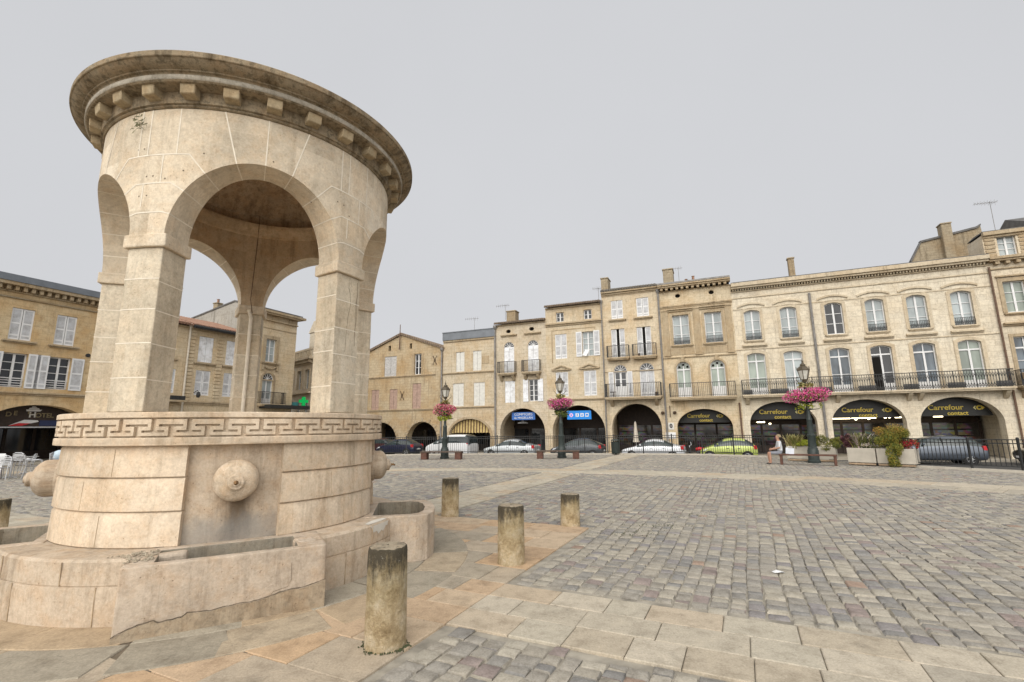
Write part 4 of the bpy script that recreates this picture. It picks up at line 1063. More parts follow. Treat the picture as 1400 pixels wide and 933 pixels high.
# columns over one unit, u in [0,1): lower T stem at 0, upper T stem at .5
U = [-.06, .06, .175, .33, .44, .56, .67, .825, .94]
def raised(ci, ri):
    u = (U[ci] + (U[ci + 1] if ci + 1 < len(U) else .94)) / 2
    u = u % 1.0
    stem0 = u < .06 or u > .94; stem5 = .44 < u < .56
    bar0 = u < .33 or u > .67           # bar of the T that stands on the lower channel (upper groove)
    bar5 = .175 < u < .825              # bar of the inverted T (lower groove)
    if ri == 0: return not stem0
    if ri == 1: return not (stem0 or bar5)
    if ri == 2: return not (stem0 or stem5)
    if ri == 3: return not (stem5 or bar0)
    return not stem5
mb = MB(); nc = len(U) - 1
grid = [[raised(c, r) for r in range(5)] for c in range(nc)]
r0, r1 = 1.916, 1.95
for n in range(NU):
    for c in range(nc):
        ua, ub = (n + U[c]) * pu, (n + U[c + 1]) * pu
        for r in range(5):
            if not grid[c][r]: continue
            za, zb = Z[r], Z[r + 1]; e = .003
            L = grid[(c - 1) % nc][r]; Rr = grid[(c + 1) % nc][r]; D = r > 0 and grid[c][r - 1]; Up = r < 4 and grid[c][r + 1]
            ia = ua if L else ua + e / r1; ib = ub if Rr else ub - e / r1; iza = za if D else za + e; izb = zb if Up else zb - e
            um = (ua + ub) / 2
            f = [pol(r1, ia, iza), pol(r1, ib, iza), pol(r1, ib, izb), pol(r1, ia, izb)]
            g = [pol(r0, ua, za), pol(r0, ub, za), pol(r0, ub, zb), pol(r0, ua, zb)]
            fs = [(0, 1, 2, 3)]
            if not D: fs.append((4, 5, 1, 0))
            if not Up: fs.append((3, 2, 6, 7))
            if not L: fs.append((4, 0, 3, 7))
            if not Rr: fs.append((1, 5, 6, 2))
            mb.add(f + g, fs)
mb.build('key_pattern', M['f_drum'], band, recalc=False)

# arcade: cylindrical shell with five round arches
RO, RI, ZSP, RA, ZTOP = 1.915, 1.51, 3.93, .985, 5.52
HW = RA / RO     # half opening angle
mb = MB(); mj = MB()
NA = 40
def strip_line(p, q, r, w=.014, n=6):
    """pale joint lying on the cylinder of radius r from (t,z) to (t,z)"""
    (ta, za), (tb, zb) = p, q
    dx, dz = (tb - ta) * r, zb - za; L = math.hypot(dx, dz) or 1
    ox, oz = -dz / L * w / 2, dx / L * w / 2
    vs = []
    for i in range(n + 1):
        t = ta + (tb - ta) * i / n; z = za + (zb - za) * i / n; j = random.uniform(.8, 1.25)
        vs += [pol(r, t + ox * j / r, z + oz * j), pol(r, t - ox * j / r, z - oz * j)]
    mj.add(vs, [(2 * i, 2 * i + 1, 2 * i + 3, 2 * i + 2) for i in range(n)])
COURSE = [4.33, 4.70, 5.08, ZTOP]
for k in range(5):
    tc = T0 + R(72 * k)
    ths = [tc + HW * math.cos(PI - PI * i / NA) for i in range(NA + 1)]
    zarc = [ZSP + RA * math.sin(PI - PI * i / NA) for i in range(NA + 1)]
    rings = []
    for t, z in zip(ths, zarc): rings.append((t, z))
    # outer and inner faces above the arch
    for rad, flip in ((RO, False), (RI, True)):
        vs = []; fs = []
        for t, z in rings: vs += [pol(rad, t, z), pol(rad, t, z + (ZTOP - z) * .5), pol(rad, t, ZTOP)]
        for i in range(NA):
            for j in range(2):
                q = (i * 3 + j, i * 3 + 3 + j, i * 3 + 4 + j, i * 3 + 1 + j); fs.append(q[::-1] if flip else q)
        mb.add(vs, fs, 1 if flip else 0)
    vs = []; fs = []
    for t, z in rings: vs += [pol(RO, t, z), pol(RI, t, z)]
    fs = [(2 * i + 1, 2 * i + 3, 2 * i + 2, 2 * i) for i in range(NA)]
    mb.add(vs, fs)
    # spandrel above the pillar
    ta, tb = tc + HW, tc + R(72) - HW
    for rad, flip in ((RO, False), (RI, True)):
        vs = []; fs = []
        for i in range(7):
            t = ta + (tb - ta) * i / 6; vs += [pol(rad, t, ZSP), pol(rad, t, ZTOP)]
        for i in range(6):
            q = (2 * i, 2 * i + 2, 2 * i + 3, 2 * i + 1); fs.append(q[::-1] if flip else q)
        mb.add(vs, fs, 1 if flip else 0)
    # voussoir joints
    rj = RO + .003
    for a, l in ((90, None), (72, None), (108, None), (51, .30), (129, .30), (33, .19), (147, .19), (15, .10), (165, .10)):
        ca, sa = math.cos(R(a)), math.sin(R(a)); p = (tc + RA * ca / RO, ZSP + RA * sa)
        if a == 90: q = (tc, ZTOP)
        elif l is None: q = (tc + (RA * ca + .17 * (1 if ca > 0 else -1)) / RO, ZTOP)
        else: q = (p[0] + l * ca / RO, p[1] + l * sa)
        strip_line(p, q, rj)
        if l:
            side = 1 if ca > 0 else -1
            strip_line(q, (tc + side * PI / 5, q[1]), rj, n=10)
            if a in (51, 129): strip_line((tc + side * .50, q[1]), (tc + side * .50, ZTOP), rj)
        # along the intrados
        t, z = p; ii = []
        dn = .003; pa = pol(RO, t - dn * ca / RO, z - dn * sa); pb = pol(RI, t - dn * ca / RI, z - dn * sa)
        w = .007; tx, tz = -sa, ca
        mj.add([pol(RO, t + (-dn * ca + w * tx) / RO, z - dn * sa + w * tz), pol(RO, t + (-dn * ca - w * tx) / RO, z - dn * sa - w * tz),
                pol(RI, t + (-dn * ca - w * tx) / RO, z - dn * sa - w * tz), pol(RI, t + (-dn * ca + w * tx) / RO, z - dn * sa + w * tz)], [(0, 1, 2, 3)])
    for i, (z, z2) in enumerate(((4.285, 4.57), (4.57, 4.93), (4.93, ZTOP))):
        k_ = tc + PI / 5 + (.05 if i % 2 else -.06); strip_line((k_, z), (k_, z2), rj)
mb.add(mj.v, mj.f, 2)
ar = mb.build('arcade_wall', [M['f_up'], M['f_inner'], M['mortar']], F, smooth=True, split=30, recalc=False)

# pillars
for k in range(5):
    tc = T0 + R(72 * k + 36); hw = R(36) - HW
    mb = MB(); prof = [(RI, 1.955), (1.9, 1.955), (1.9, 3.79), (RI, 3.79)]
    pm_ = mb; pm_.lathe(prof, 6, a0=tc - hw, a1=tc + hw, close=True); p = empty('tmp')
    mb = MB(); hi = hw + .022
    mb.lathe([(RI - .035, 3.791), (1.94, 3.791), (1.94, 3.945), (RI - .035, 3.945)], 6, a0=tc - hi, a1=tc + hi, close=True)
    mb.build('impost', M['f_up'], p, bevel=.014, seg=2)
    mj = MB()
    for i in range(1, 5):
        z = 1.955 + i * .37 + random.uniform(-.015, .015); r = 1.9025
        vs = []
        for j in range(7):
            t = tc - hw + 2 * hw * j / 6; vs += [pol(r, t, z - .006), pol(r, t, z + .006)]
        mj.add(vs, [(2 * j, 2 * j + 2, 2 * j + 3, 2 * j + 1) for j in range(6)])
        for s in (-1, 1):
            t = tc + s * (hw + .0015); zz = z + random.uniform(-.06, .06)
            mj.add([pol(1.9, t, zz - .006), pol(RI, t, zz - .006), pol(RI, t, zz + .006), pol(1.9, t, zz + .006)], [(0, 1, 2, 3)])
        vs = []
        for j in range(7):
            t = tc - hw + 2 * hw * j / 6; vs += [pol(RI - .003, t, z - .006), pol(RI - .003, t, z + .006)]
        mj.add(vs, [(2 * j, 2 * j + 2, 2 * j + 3, 2 * j + 1) for j in range(6)])
    pm_.add(mj.v, mj.f, 1); pp = pm_.build('pillar', [M['f_pil'], M['mortar']], F, bevel=.012, seg=2)
    for ch in list(p.children): ch.parent = pp
    bpy.data.objects.remove(p); p = pp
    if k == 2:
        mb = MB(); mb.tube([pol(RI - .03, tc, 1.96), pol(RI - .03, tc, 3.72), pol(RI - .05, tc + .03, 3.86)], .03, 8); mb.build('conduit', M['mortar'], p)
        mb = MB(); mb.tube([pol(RI - .06, tc - .01, 3.8), pol(RI - .05, tc + .02, 4.05), pol(RI - .02, tc, 5.2), pol(RI - .16, tc, 5.3), pol(RI - .16, tc, 5.6)], .006, 6); mb.build('cable', M['brownpipe'], p)

# crack down the right front pillar, weed and old fixing holes on the drum above
mb = MB()
def surf_line(pts, r, w):
    mb.tube([pol(r, R(t), z) for t, z in pts], w, 5)
surf_line([(-19.6, 3.74), (-19.2, 3.60), (-19.9, 3.42), (-19.4, 3.20), (-20.1, 3.02), (-19.8, 2.85)], 1.899, .0045)
surf_line([(-24.6, 3.62), (-23.8, 3.56), (-23.2, 3.40), (-24.3, 3.22), (-24.8, 2.98), (-25.0, 2.75)], 1.899, .003)
mb.build('crack', M['joint'], [c for c in F.children if c.name.startswith('pillar')][0])
mb = MB(); rk = random.Random(17)
for t, z in ((-104, 5.02), (-101.5, 5.02), (-99, 4.66), (-96.5, 4.66), (-92, 4.62), (-86, 4.72), (-44, 4.6), (-33, 4.75), (-30, 4.74), (-80, 4.95), (-58, 4.99), (-27, 4.62), (-101, 4.42), (-98, 4.42)):
    o = pol(1.9165, R(t), z); q = .011
    mb.add([pol(1.9165, R(t) + q * math.cos(a * PI / 3) / 1.9, z + q * math.sin(a * PI / 3)) for a in range(6)], [tuple(range(6))])
mb.build('fixing_hole', M['joint'], ar, recalc=False)['kind'] = 'stuff'
mb = leaf_cloud_early(46, .09, .05, .08, .05, 4)
mb.v = [(x * math.cos(R(-14)) , y, z) for x, y, z in mb.v]
o_ = mb.build('wall_weed', plain('dry_weed', (.16, .16, .09), .9, var=.4), F, recalc=False); o_.location = pol(1.95, R(-104), 5.36); o_.rotation_euler = (0, 0, R(-14))
# inner ring moulding and dome
mb = MB()
mb.lathe([(RI + .02, 5.24), (RI - .03, 5.26), (RI - .05, 5.31), (RI - .10, 5.36), (RI - .13, 5.42), (RI - .13, 5.46), (RI + .02, 5.46)], 90, close=True)
mb.build('inner_moulding', M['f_inner'], F, smooth=True, split=40)
mb = MB(); prof = [(RI - .005, 5.40), (RI - .01, 5.62)] + [((RI - .06) * math.cos(R(a)), 5.66 + .62 * math.sin(R(a))) for a in range(0, 90, 9)] + [(0.02, 6.28)]
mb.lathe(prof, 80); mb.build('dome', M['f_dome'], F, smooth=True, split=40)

# cornice
mb = MB()
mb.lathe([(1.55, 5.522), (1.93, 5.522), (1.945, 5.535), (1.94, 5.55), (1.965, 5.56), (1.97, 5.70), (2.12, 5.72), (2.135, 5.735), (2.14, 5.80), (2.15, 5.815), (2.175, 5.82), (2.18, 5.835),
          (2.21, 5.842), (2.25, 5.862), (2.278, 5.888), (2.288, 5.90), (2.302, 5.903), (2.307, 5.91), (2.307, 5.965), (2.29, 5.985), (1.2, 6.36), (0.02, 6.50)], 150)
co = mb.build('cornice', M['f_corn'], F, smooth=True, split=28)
mb = MB()
mb.lathe([(2.1355, 5.738), (2.1425, 5.742), (2.1425, 5.795), (2.1395, 5.80)], 150); mb.build('cornice_roll', carved_stone('bleached_stone', (.52, .48, .41), .55, .15, .3, 3.0), co, smooth=True)
for k in range(28):
    t = R(-59.2 + k * 360 / 28); mb = MB()
    c, s = math.cos(t), math.sin(t); w = .085
    def Q(r, d, z): return (r * c - d * s, r * s + d * c, z)
    mb.add([Q(1.955, -w, 5.592), Q(2.075, -w, 5.605), Q(2.085, w, 5.605), Q(1.955, w, 5.592), Q(1.955, -w, 5.725), Q(2.095, -w, 5.725), Q(2.095, w, 5.725), Q(1.955, w, 5.725)],
           [(0, 3, 2, 1), (4, 5, 6, 7), (0, 1, 5, 4), (1, 2, 6, 5), (2, 3, 7, 6), (3, 0, 4, 7)])
    mb.build('modillion', M['f_mod'], F, bevel=.008, seg=1)

# bosses with spouts, and troughs
bronze = plain('bronze_spout', (.22, .13, .06), .45, .6, var=.3)
for k in range(4):
    tc = BOS[k]
    prof = [(0.0, -.02), (.305, -.02), (.31, .0), (.31, .05), (.30, .065), (.292, .07), (.292, .15)] + [(.292 * math.cos(R(a)) , .15 + .15 * math.sin(R(a))) for a in range(10, 66, 8)] + [(.115, .29), (.115, .325), (.10, .34), (.06, .345), (.055, .36), (0, .362)]
    mb = MB(); mb.lathe(prof, 48)
    bo = mb.build('boss', M['f_low'] if k else M['f_drum'], F, smooth=True, split=35)
    bo.location = pol(1.825, tc, 1.215); bo.rotation_euler = (0, PI / 2, tc); bo.scale = (.71, .71, .80) if k != 3 else (.73, .73, .98); tc = TRO[k]
    mb = MB(); mb.tube([(0, 0, .36), (0, 0, .40), (.012, 0, .44)], .017, 8); mb.tube([(-.03, -.0, .40), (.02, 0, .40)], .012, 6)
    mb.lathe([(.03, .362), (.032, .37), (.02, .378), (0, .378)], 10); k != 3 and mb.build('spout', bronze, bo, smooth=True)
    # trough footprint in (radial, tangential)
    ct, st = math.cos(tc), math.sin(tc)
    def W(r, d, z): return (r * ct - d * st, r * st + d * ct, z)
    zt = .592
    if k == 1 or k == 3:
        outer = [(1.80, -.72), (2.50, -.74), (2.66, -.66), (2.75, -.42), (2.78, 0), (2.75, .42), (2.66, .66), (2.50, .74), (1.80, .72)]
        inner = [(1.92, -.58), (2.42, -.60), (2.53, -.52), (2.60, -.34), (2.63, 0), (2.60, .34), (2.53, .52), (2.42, .60), (1.92, .58)]
    else:
        outer = [(1.80, -.83), (2.545, -.83), (2.56, -.4), (2.565, 0), (2.56, .4), (2.56, .85), (1.80, .85)]
        inner = [(1.93, -.60), (2.44, -.60), (2.455, -.4), (2.465, 0), (2.47, .4), (2.47, .58), (1.93, .58)]
    n = len(outer); vs = []
    for z, pts in ((0, outer), (zt, outer), (zt, inner), (.30, inner)): vs += [W(r, d, z) for r, d in pts]
    fs = []
    for i in range(n):
        j = (i + 1) % n
        fs += [(i, j, n + j, n + i), (n + i, n + j, 2 * n + j, 2 * n + i), (2 * n + i, 2 * n + j, 3 * n + j, 3 * n + i)]
    fs.append(tuple(3 * n + i for i in range(n)))
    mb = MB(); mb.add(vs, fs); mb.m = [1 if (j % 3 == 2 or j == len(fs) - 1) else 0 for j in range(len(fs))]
    tr = mb.build('trough', [M['f_trough'], M['f_basin']], F, bevel=.014, seg=2)
    if k == 0:
        # the crack across the front and the darker stone below it
        N = 48; mb = MB(); ck = []
        for i in range(N + 1):
            d = -.83 + 1.68 * i / N; u = i / N
            z = .055 + .10 * min(1, u * 6) + .10 * max(0, (u - .55) / .45) ** 1.0 + .008 * math.sin(i * .55) + random.uniform(-.004, .004) - (.03 if .18 < u < .3 else 0)
            ck.append((d, z))
        mb.tube([W(2.563 + (.002 if abs(d) < .6 else -.004), d, z) for d, z in ck], [.0035 + random.uniform(-.0015, .002) for _ in ck], 5)
        mb.tube([W(2.566, .36, .20), W(2.566, .38, .22), W(2.566, .50, .245), W(2.564, .53, .30), W(2.564, .525, .46)], .0016, 4)
        mb.build('crack', M['joint'], tr)
        vs = []
        for d, z in ck: vs += [W(2.5685, d, .0), W(2.5685, d, max(.02, z - .008))]
        mb = MB(); mb.add(vs, [(2 * i, 2 * i + 2, 2 * i + 3, 2 * i + 1) for i in range(N)]); mb.build('patched_foot', carved_stone('trough_foot_stone', (.44, .36, .265), .6, .3, .25, 51.0), tr, recalc=False)
        mb = MB(); mb.box(-.12, .12, -.10, .10, 0, .10); o = mb.build('loose_block', M['f_trough'], tr, bevel=.03); o.location = W(2.22, .68, .50); o.rotation_euler = (0, .06, tc + .2)
        mb = MB(); mb.box(-.07, .07, -.13, .13, 0, .12); o = mb.build('loose_block', M['f_trough'], tr, bevel=.03); o.location = W(2.08, -.50, .47); o.rotation_euler = (.03, 0, tc)
# broken mortar where the plinth meets the front trough
mb = MB(); rk = random.Random(8)
for i in range(170):
    d = rk.uniform(-1.02, -.62); r = rk.uniform(1.95, 2.38); s_ = rk.uniform(.006, .022); z = .585 + (.012 if d > -.84 else 0)
    c_, q_ = math.cos(TRO[0]), math.sin(TRO[0]); x, y = r * c_ - d * q_, r * q_ + d * c_
    if math.hypot(x, y) > 2.25 and d < -.84: continue
    vs = [(x + s_ * math.cos(k * 1.57 + i) * rk.uniform(.7, 1.3), y + s_ * math.sin(k * 1.57 + i) * rk.uniform(.7, 1.3), z) for k in range(4)]
    mb.add(vs + [(x, y, z + s_ * .8)], [(0, 1, 4), (1, 2, 4), (2, 3, 4), (3, 0, 4)])
mb.build('broken_mortar', carved_stone('rubble_stone', (.42, .37, .29), .6, .3, .2, 71.0), F, recalc=False)['kind'] = 'stuff'
# pale repair patch
mb = MB()
vs = []
for i in range(13):
    t = T0 + R(72 * 0 + 40 + i * .95); vs += [pol(2.288, t, .578 - (.09 + .05 * math.sin(i * .9)) * math.sin(PI * i / 12) - .004), pol(2.20, t, .5885)]
vs2 = []
for i in range(13):
    t = T0 + R(40 + i * .95); vs2 += [pol(2.2875, t, .56), pol(2.2875, t, .56 - .10 * math.sin(PI * i / 12) ** .7 + .02 * math.sin(i * 2.1))]
mb.add(vs2, [(2 * i, 2 * i + 1, 2 * i + 3, 2 * i + 2) for i in range(12)])
vs3 = []
for i in range(13):
    t = T0 + R(40 + i * .95); vs3 += [pol(2.262, t, .5835), pol(2.262 - (.05 + .05 * math.sin(PI * i / 12)), t, .588)]
mb.add(vs3, [(2 * i, 2 * i + 2, 2 * i + 3, 2 * i + 1) for i in range(12)])
mb.build('repair_patch', plain('pale_repair', (.58, .55, .49), .85, var=.1), pl, recalc=False)

# ------------------------------------------------------------------ ground
E1 = Vector((math.cos(R(-25.5)), math.sin(R(-25.5)), 0)); E2 = Vector((-E1.y, E1.x, 0))
def G(u, v, z=0.0): return FC + E1 * u + E2 * v + Vector((0, 0, z))
def inpoly(x, y, P):
    c = False; j = len(P) - 1
    for i in range(len(P)):
        if (P[i][1] > y) != (P[j][1] > y) and x < (P[j][0] - P[i][0]) * (y - P[i][1]) / (P[j][1] - P[i][1]) + P[i][0]: c = not c
        j = i
    return c
FENCE = [(-9.62, 32.2), (-7.17, 32.6), (-4.97, 32.6), (-1.05, 32.27), (1.83, 31.88), (4.59, 31.2), (8.12, 30.39), (11.33, 29.2), (13.97, 26.7)]
FENCE2 = [(15.9, 20.35), (17.07, 18.28), (17.81, 17.18), (19.6, 14.6)]
EDGE = [(-24.5, 47.0), (-13.5, 39.0), (-10.2, 33.0)] + [(x + .25, y + .5) for x, y in FENCE] + [(16.2, 22.2)] + [(x + .5, y + .4) for x, y in FENCE2]
PLAZA = EDGE + [(26, 4), (26, -30), (-40, -30), (-44, 4)]
mb = MB(); mb.prism(PLAZA, -.70, -.022, ax='xy')
M['mortar_bed'] = plain('sandy_joint_bed', (.285, .26, .215), .95, var=.35, scale=5)
tag(mb.build('plaza', M['mortar_bed'], None), kind='structure')
mb = MB(); mb.add([(-600, -600, -.72), (600, -600, -.72), (600, 900, -.72), (-600, 900, -.72)], [(0, 1, 2, 3)])
tag(mb.build('ground', plain('far_ground', (.16, .14, .115), .95, var=.25, scale=.4), None), kind='structure')
def quad_on_row(name, s0, s1, y0, y1, z, mat, th=0.1):
    m = MB(); m.box(s0, s1, y0, y1, z - th, z)
    o = m.build(name, mat, None); o.location = RN * 40; o.rotation_euler = (0, 0, ROWA)
    return tag(o, kind='structure')
quad_on_row('street', -45, 40, -19, -1.7, GR - .02, M['asphalt'])
quad_on_row('pavement', -45, 40, -1.7, 4.4, GR + .10, plain('pavement_stone', (.30, .27, .22), .9, var=.2, scale=2), .16)
m = MB(); m.box(-10, 34, -1.6, 4.5, -.02, .06); o = m.build('pavement', plain('hotel_pavement', (.30, .27, .22), .9, var=.2, scale=2), None); o.location = N_ * 37; o.rotation_euler = (0, 0, R(65.7)); tag(o, kind='structure')

BANDU = [(-40, 24), (-7.17, 21.65), (-4.68, 21.95), (-1.36, 21.6), (1.81, 20.85), (4.67, 19.8), (7.13, 18.5), (9.98, 16.8), (12.33, 15.1), (14.07, 13.64), (24, 4.5)]
BANDL = [(-40, 22.6), (-6.8, 20.5), (-4.41, 20.75), (-1.25, 20.1), (1.79, 19.1), (4.21, 18.15), (6.43, 16.95), (8.97, 15.3), (11.0, 13.7), (12.41, 12.3), (22, 3.4)]
BAND = BANDU + BANDL[::-1]
AP = 3.93
def on_slabs(u, v, x, y, mg=.0):
    if abs(u) < AP + mg and abs(v) < AP + mg: return True
    if abs(v) < .61 + mg and abs(u) > AP - .2: return True
    if abs(u) < .675 + mg and abs(v) > AP - .2: return True
    return inpoly(x, y, BAND)
rnd = random.Random(11)
# cobbles: every sett is a little stone with a rounded, tilted top
mb = MB(); V_ = mb.v; F_ = mb.f
nsett = 0; uu = -26.0
PVIEW = EDGE + [(30, 4), (30, -5), (-40, -5), (-40, 20)]
while uu < 34:
    w = rnd.uniform(.145, .20); vv = -30 + rnd.uniform(0, .2)
    while vv < 30:
        rh = rnd.uniform(.10, .23)
        c = G(uu + w / 2, vv + rh / 2)
        x, y = c.x, c.y; d = math.hypot(x, y)
        az = math.degrees(math.atan2(x, y))
        if y > .8 and d < 40 and -56 < az < 56 and not on_slabs(uu + w / 2, vv + rh / 2, x, y, .075) and inpoly(x, y, PVIEW):
            g = .006 if d > 14 else rnd.uniform(.004, .012); z = rnd.gauss(0, .0035) + .007 * math.sin(x * .9 + 1) * math.sin(y * .8) - .002
            tx, ty = rnd.gauss(0, .011), rnd.gauss(0, .011)
            b = len(V_); c = c + Vector((.024 * math.sin(y * 1.7 + 2 * math.sin(x * .8)), .026 * math.sin(x * 2.1 + 1.5 * math.sin(y * 1.1)), 0))
            jj = .5 * g + .004
            for (k, zz) in ((g * .4, -.03), (g + .004, -.005), (g + .015, 0.0)):
                for su, sv in ((-1, -1), (1, -1), (1, 1), (-1, 1)):
                    du = su * (w / 2 - k) + rnd.uniform(-jj, jj); dv = sv * (rh / 2 - k) + rnd.uniform(-jj, jj)
                    p = c + E1 * du + E2 * dv
                    V_.append((p.x, p.y, z + zz + (tx * du + ty * dv if zz > -.02 else 0)))
            for r in (0, 4):
                for i in range(4):
                    j = (i + 1) % 4; F_.append((b + r + i, b + r + j, b + r + 4 + j, b + r + 4 + i))
            F_.append((b + 8, b + 9, b + 10, b + 11)); nsett += 1
        vv += rh
    uu += w
mb.m = [0] * len(F_)
M['sett'] = island_stone('cobble_stone', [(0, (.345, .318, .272)), (.12, (.305, .288, .26)), (.24, (.385, .358, .305)), (.36, (.33, .308, .272)), (.48, (.275, .264, .246)), (.58, (.405, .375, .318)), (.68, (.32, .30, .268)), (.77, (.25, .244, .236)), (.83, (.285, .24, .225)), (.88, (.365, .338, .292)), (.94, (.27, .255, .255)), (.985, (.34, .255, .205))], .75, .32)
tag(mb.build('cobbles', M['sett'], None, smooth=True, recalc=False, split=50), kind='structure')

# slabs
mb = MB()
def slab(pts, z=0.0, th=.03, e=.004, mi=0):
    """pts counter-clockwise in world xy; slightly chamfered stone"""
    cx = sum(p[0] for p in pts) / len(pts); cy = sum(p[1] for p in pts) / len(pts); n = len(pts)
    tx, ty = rnd.gauss(0, .003), rnd.gauss(0, .003)
    def sh(k):
        L = []
        for i in range(n):
            (x0, y0), (x1, y1) = pts[i], pts[(i + 1) % n]; dx, dy = x1 - x0, y1 - y0; l = math.hypot(dx, dy) or 1e-6
            sg = 1 if (cx - x0) * (-dy) + (cy - y0) * dx > 0 else -1
            L.append((x0 - sg * dy / l * k, y0 + sg * dx / l * k, dx / l, dy / l))
        o = []
        for i in range(n):
            x0, y0, ax, ay = L[i - 1]; x1, y1, bx, by = L[i]; den = ax * by - ay * bx
            if abs(den) < .05: o.append((x1, y1)); continue
            t = ((x1 - x0) * by - (y1 - y0) * bx) / den; o.append((x0 + ax * t, y0 + ay * t))
        return o
    a, b, c = sh(e * .5), sh(e), sh(e + .008)
    vs = [(x, y, z - th) for x, y in a] + [(x, y, z - .006) for x, y in b] + [(x, y, z + tx * (x - cx) + ty * (y - cy)) for x, y in c]
    fs = []
    for r in (0, n):
        for i in range(n): fs.append((r + i, r + (i + 1) % n, r + n + (i + 1) % n, r + n + i))
    fs.append(tuple(2 * n + i for i in range(n)))
    mb.add(vs, fs, mi)
def rect(u0, u1, v0, v1, z=0.0): slab([tuple(G(a, b).xy) for a, b in ((u0, v0), (u1, v0), (u1, v1), (u0, v1))], z + rnd.uniform(-.002, .002))
# apron outside the ring
for iv in range(-9, 9):
    pass
rowsv = [-AP, -3.35, -2.8, -2.25, -1.75, -1.2, -.62, -.2, .2, .62, 1.2, 1.75, 2.3, 2.85, 3.4, AP]
for v0, v1 in zip(rowsv[:-1], rowsv[1:]):
    u = -AP
    while u < AP - .05:
        w = min(rnd.uniform(.5, .95), AP - u)
        if AP - u - w < .35: w = AP - u
        far = max(math.hypot(a, b) for a in (u, u + w) for b in (v0, v1))
        if far > 3.2: rect(u, u + w, v0, v1)
        u += w
mslab = mb
M['slab_warm'] = island_stone('warm_paving_slab', [(0, (.50, .375, .26)), (.2, (.43, .365, .285)), (.38, (.50, .36, .235)), (.52, (.375, .33, .265)), (.66, (.51, .405, .295)), (.8, (.48, .35, .235)), (.9, (.42, .37, .30))], .75, .4, 5)
tag(mb.build('apron_paving', M['slab_warm'], None, recalc=False), kind='structure')
mb = MB()
for r0_, r1_, n in ((2.24, 2.72, 20), (2.72, 3.27, 22)):
    off = rnd.uniform(0, 1); edges = [off + 2 * PI * (i + rnd.uniform(-.18, .18)) / n for i in range(n)]; edges.append(edges[0] + 2 * PI)
    for a, b in zip(edges[:-1], edges[1:]):
        m_ = 5; sk = rnd.uniform(-.03, .03)
        po = [(FC.x + r1_ * math.cos(a + sk + (b - a) * i / m_), FC.y + r1_ * math.sin(a + sk + (b - a) * i / m_)) for i in range(m_ + 1)]
        pi_ = [(FC.x + r0_ * math.cos(a + (b - a) * i / m_), FC.y + r0_ * math.sin(a + (b - a) * i / m_)) for i in range(m_ + 1)]
        slab(pi_[::-1] and (po + pi_[::-1]), .006 + rnd.uniform(-.002, .002))
M['slab_ring'] = island_stone('ring_paving_slab', [(0, (.385, .335, .26)), (.22, (.335, .30, .24)), (.4, (.44, .345, .24)), (.52, (.40, .36, .29)), (.68, (.35, .315, .255)), (.8, (.46, .345, .215)), (.86, (.42, .35, .26))], .7, .45, 4)
tag(mb.build('ring_paving', M['slab_ring'], None, recalc=False), kind='structure')
mb = MB(); mb.lathe([(2.2, -.02), (3.3, -.02), (3.3, -.004), (2.2, -.004)], 90, (FC.x, FC.y, 0), close=True)
tag(mb.build('ring_bed', M['joint'], None, recalc=False), kind='structure')
mb = MB()
def path_slabs(along, w, a0, a1, nrow):
    for r in range(nrow):
        b0 = -w + 2 * w * r / nrow; b1 = -w + 2 * w * (r + 1) / nrow; u = a0 + rnd.uniform(-.3, 0) if False else a0
        while u < a1:
            L = min(rnd.uniform(.34, .72), a1 - u)
            if a1 - u - L < .3: L = a1 - u
            if along == 'u': c = G(u + L / 2, (b0 + b1) / 2); q = [(u, b0), (u + L, b0), (u + L, b1), (u, b1)]
            else: c = G((b0 + b1) / 2, u + L / 2); q = [(b0, u), (b1, u), (b1, u + L), (b0, u + L)]
            if inpoly(c.x, c.y, PLAZA) and not inpoly(c.x, c.y, BAND): slab([tuple(G(*p).xy) for p in q], rnd.uniform(-.003, .003), e=.004)
            u += L
path_slabs('u', .61, AP, 24, 3); path_slabs('u', .61, -34, -AP, 3)
path_slabs('v', .675, AP, 26, 3); path_slabs('v', .675, -24, -AP, 3)
# pale curved band crossing the square, two rows
def lerp(P, t):
    L = [math.dist(P[i], P[i + 1]) for i in range(len(P) - 1)]; s = t * sum(L)
    for i, l in enumerate(L):
        if s <= l or i == len(L) - 1: f = s / l; return (P[i][0] + (P[i + 1][0] - P[i][0]) * f, P[i][1] + (P[i + 1][1] - P[i][1]) * f)
        s -= l
for r in (0, 1):
    t = 0
    while t < 1:
        t1 = min(1, t + rnd.uniform(.9, 1.5) / 75)
        q = []
        for tt, f in ((t, r / 2), (t1, r / 2), (t1, (r + 1) / 2), (t, (r + 1) / 2)):
            a, b = lerp(BANDL, tt), lerp(BANDU, tt); q.append((a[0] + (b[0] - a[0]) * f, a[1] + (b[1] - a[1]) * f))
        slab(q, rnd.uniform(-.003, .003), e=.01); t = t1
M['slab_path'] = island_stone('path_paving_slab', [(0, (.45, .405, .33)), (.2, (.49, .44, .36)), (.38, (.40, .365, .305)), (.52, (.48, .41, .32)), (.66, (.475, .395, .30)), (.74, (.46, .42, .345)), (.9, (.44, .385, .305))], .75, .4, 5)
tag(mb.build('path', M['slab_path'], None, recalc=False), kind='structure')
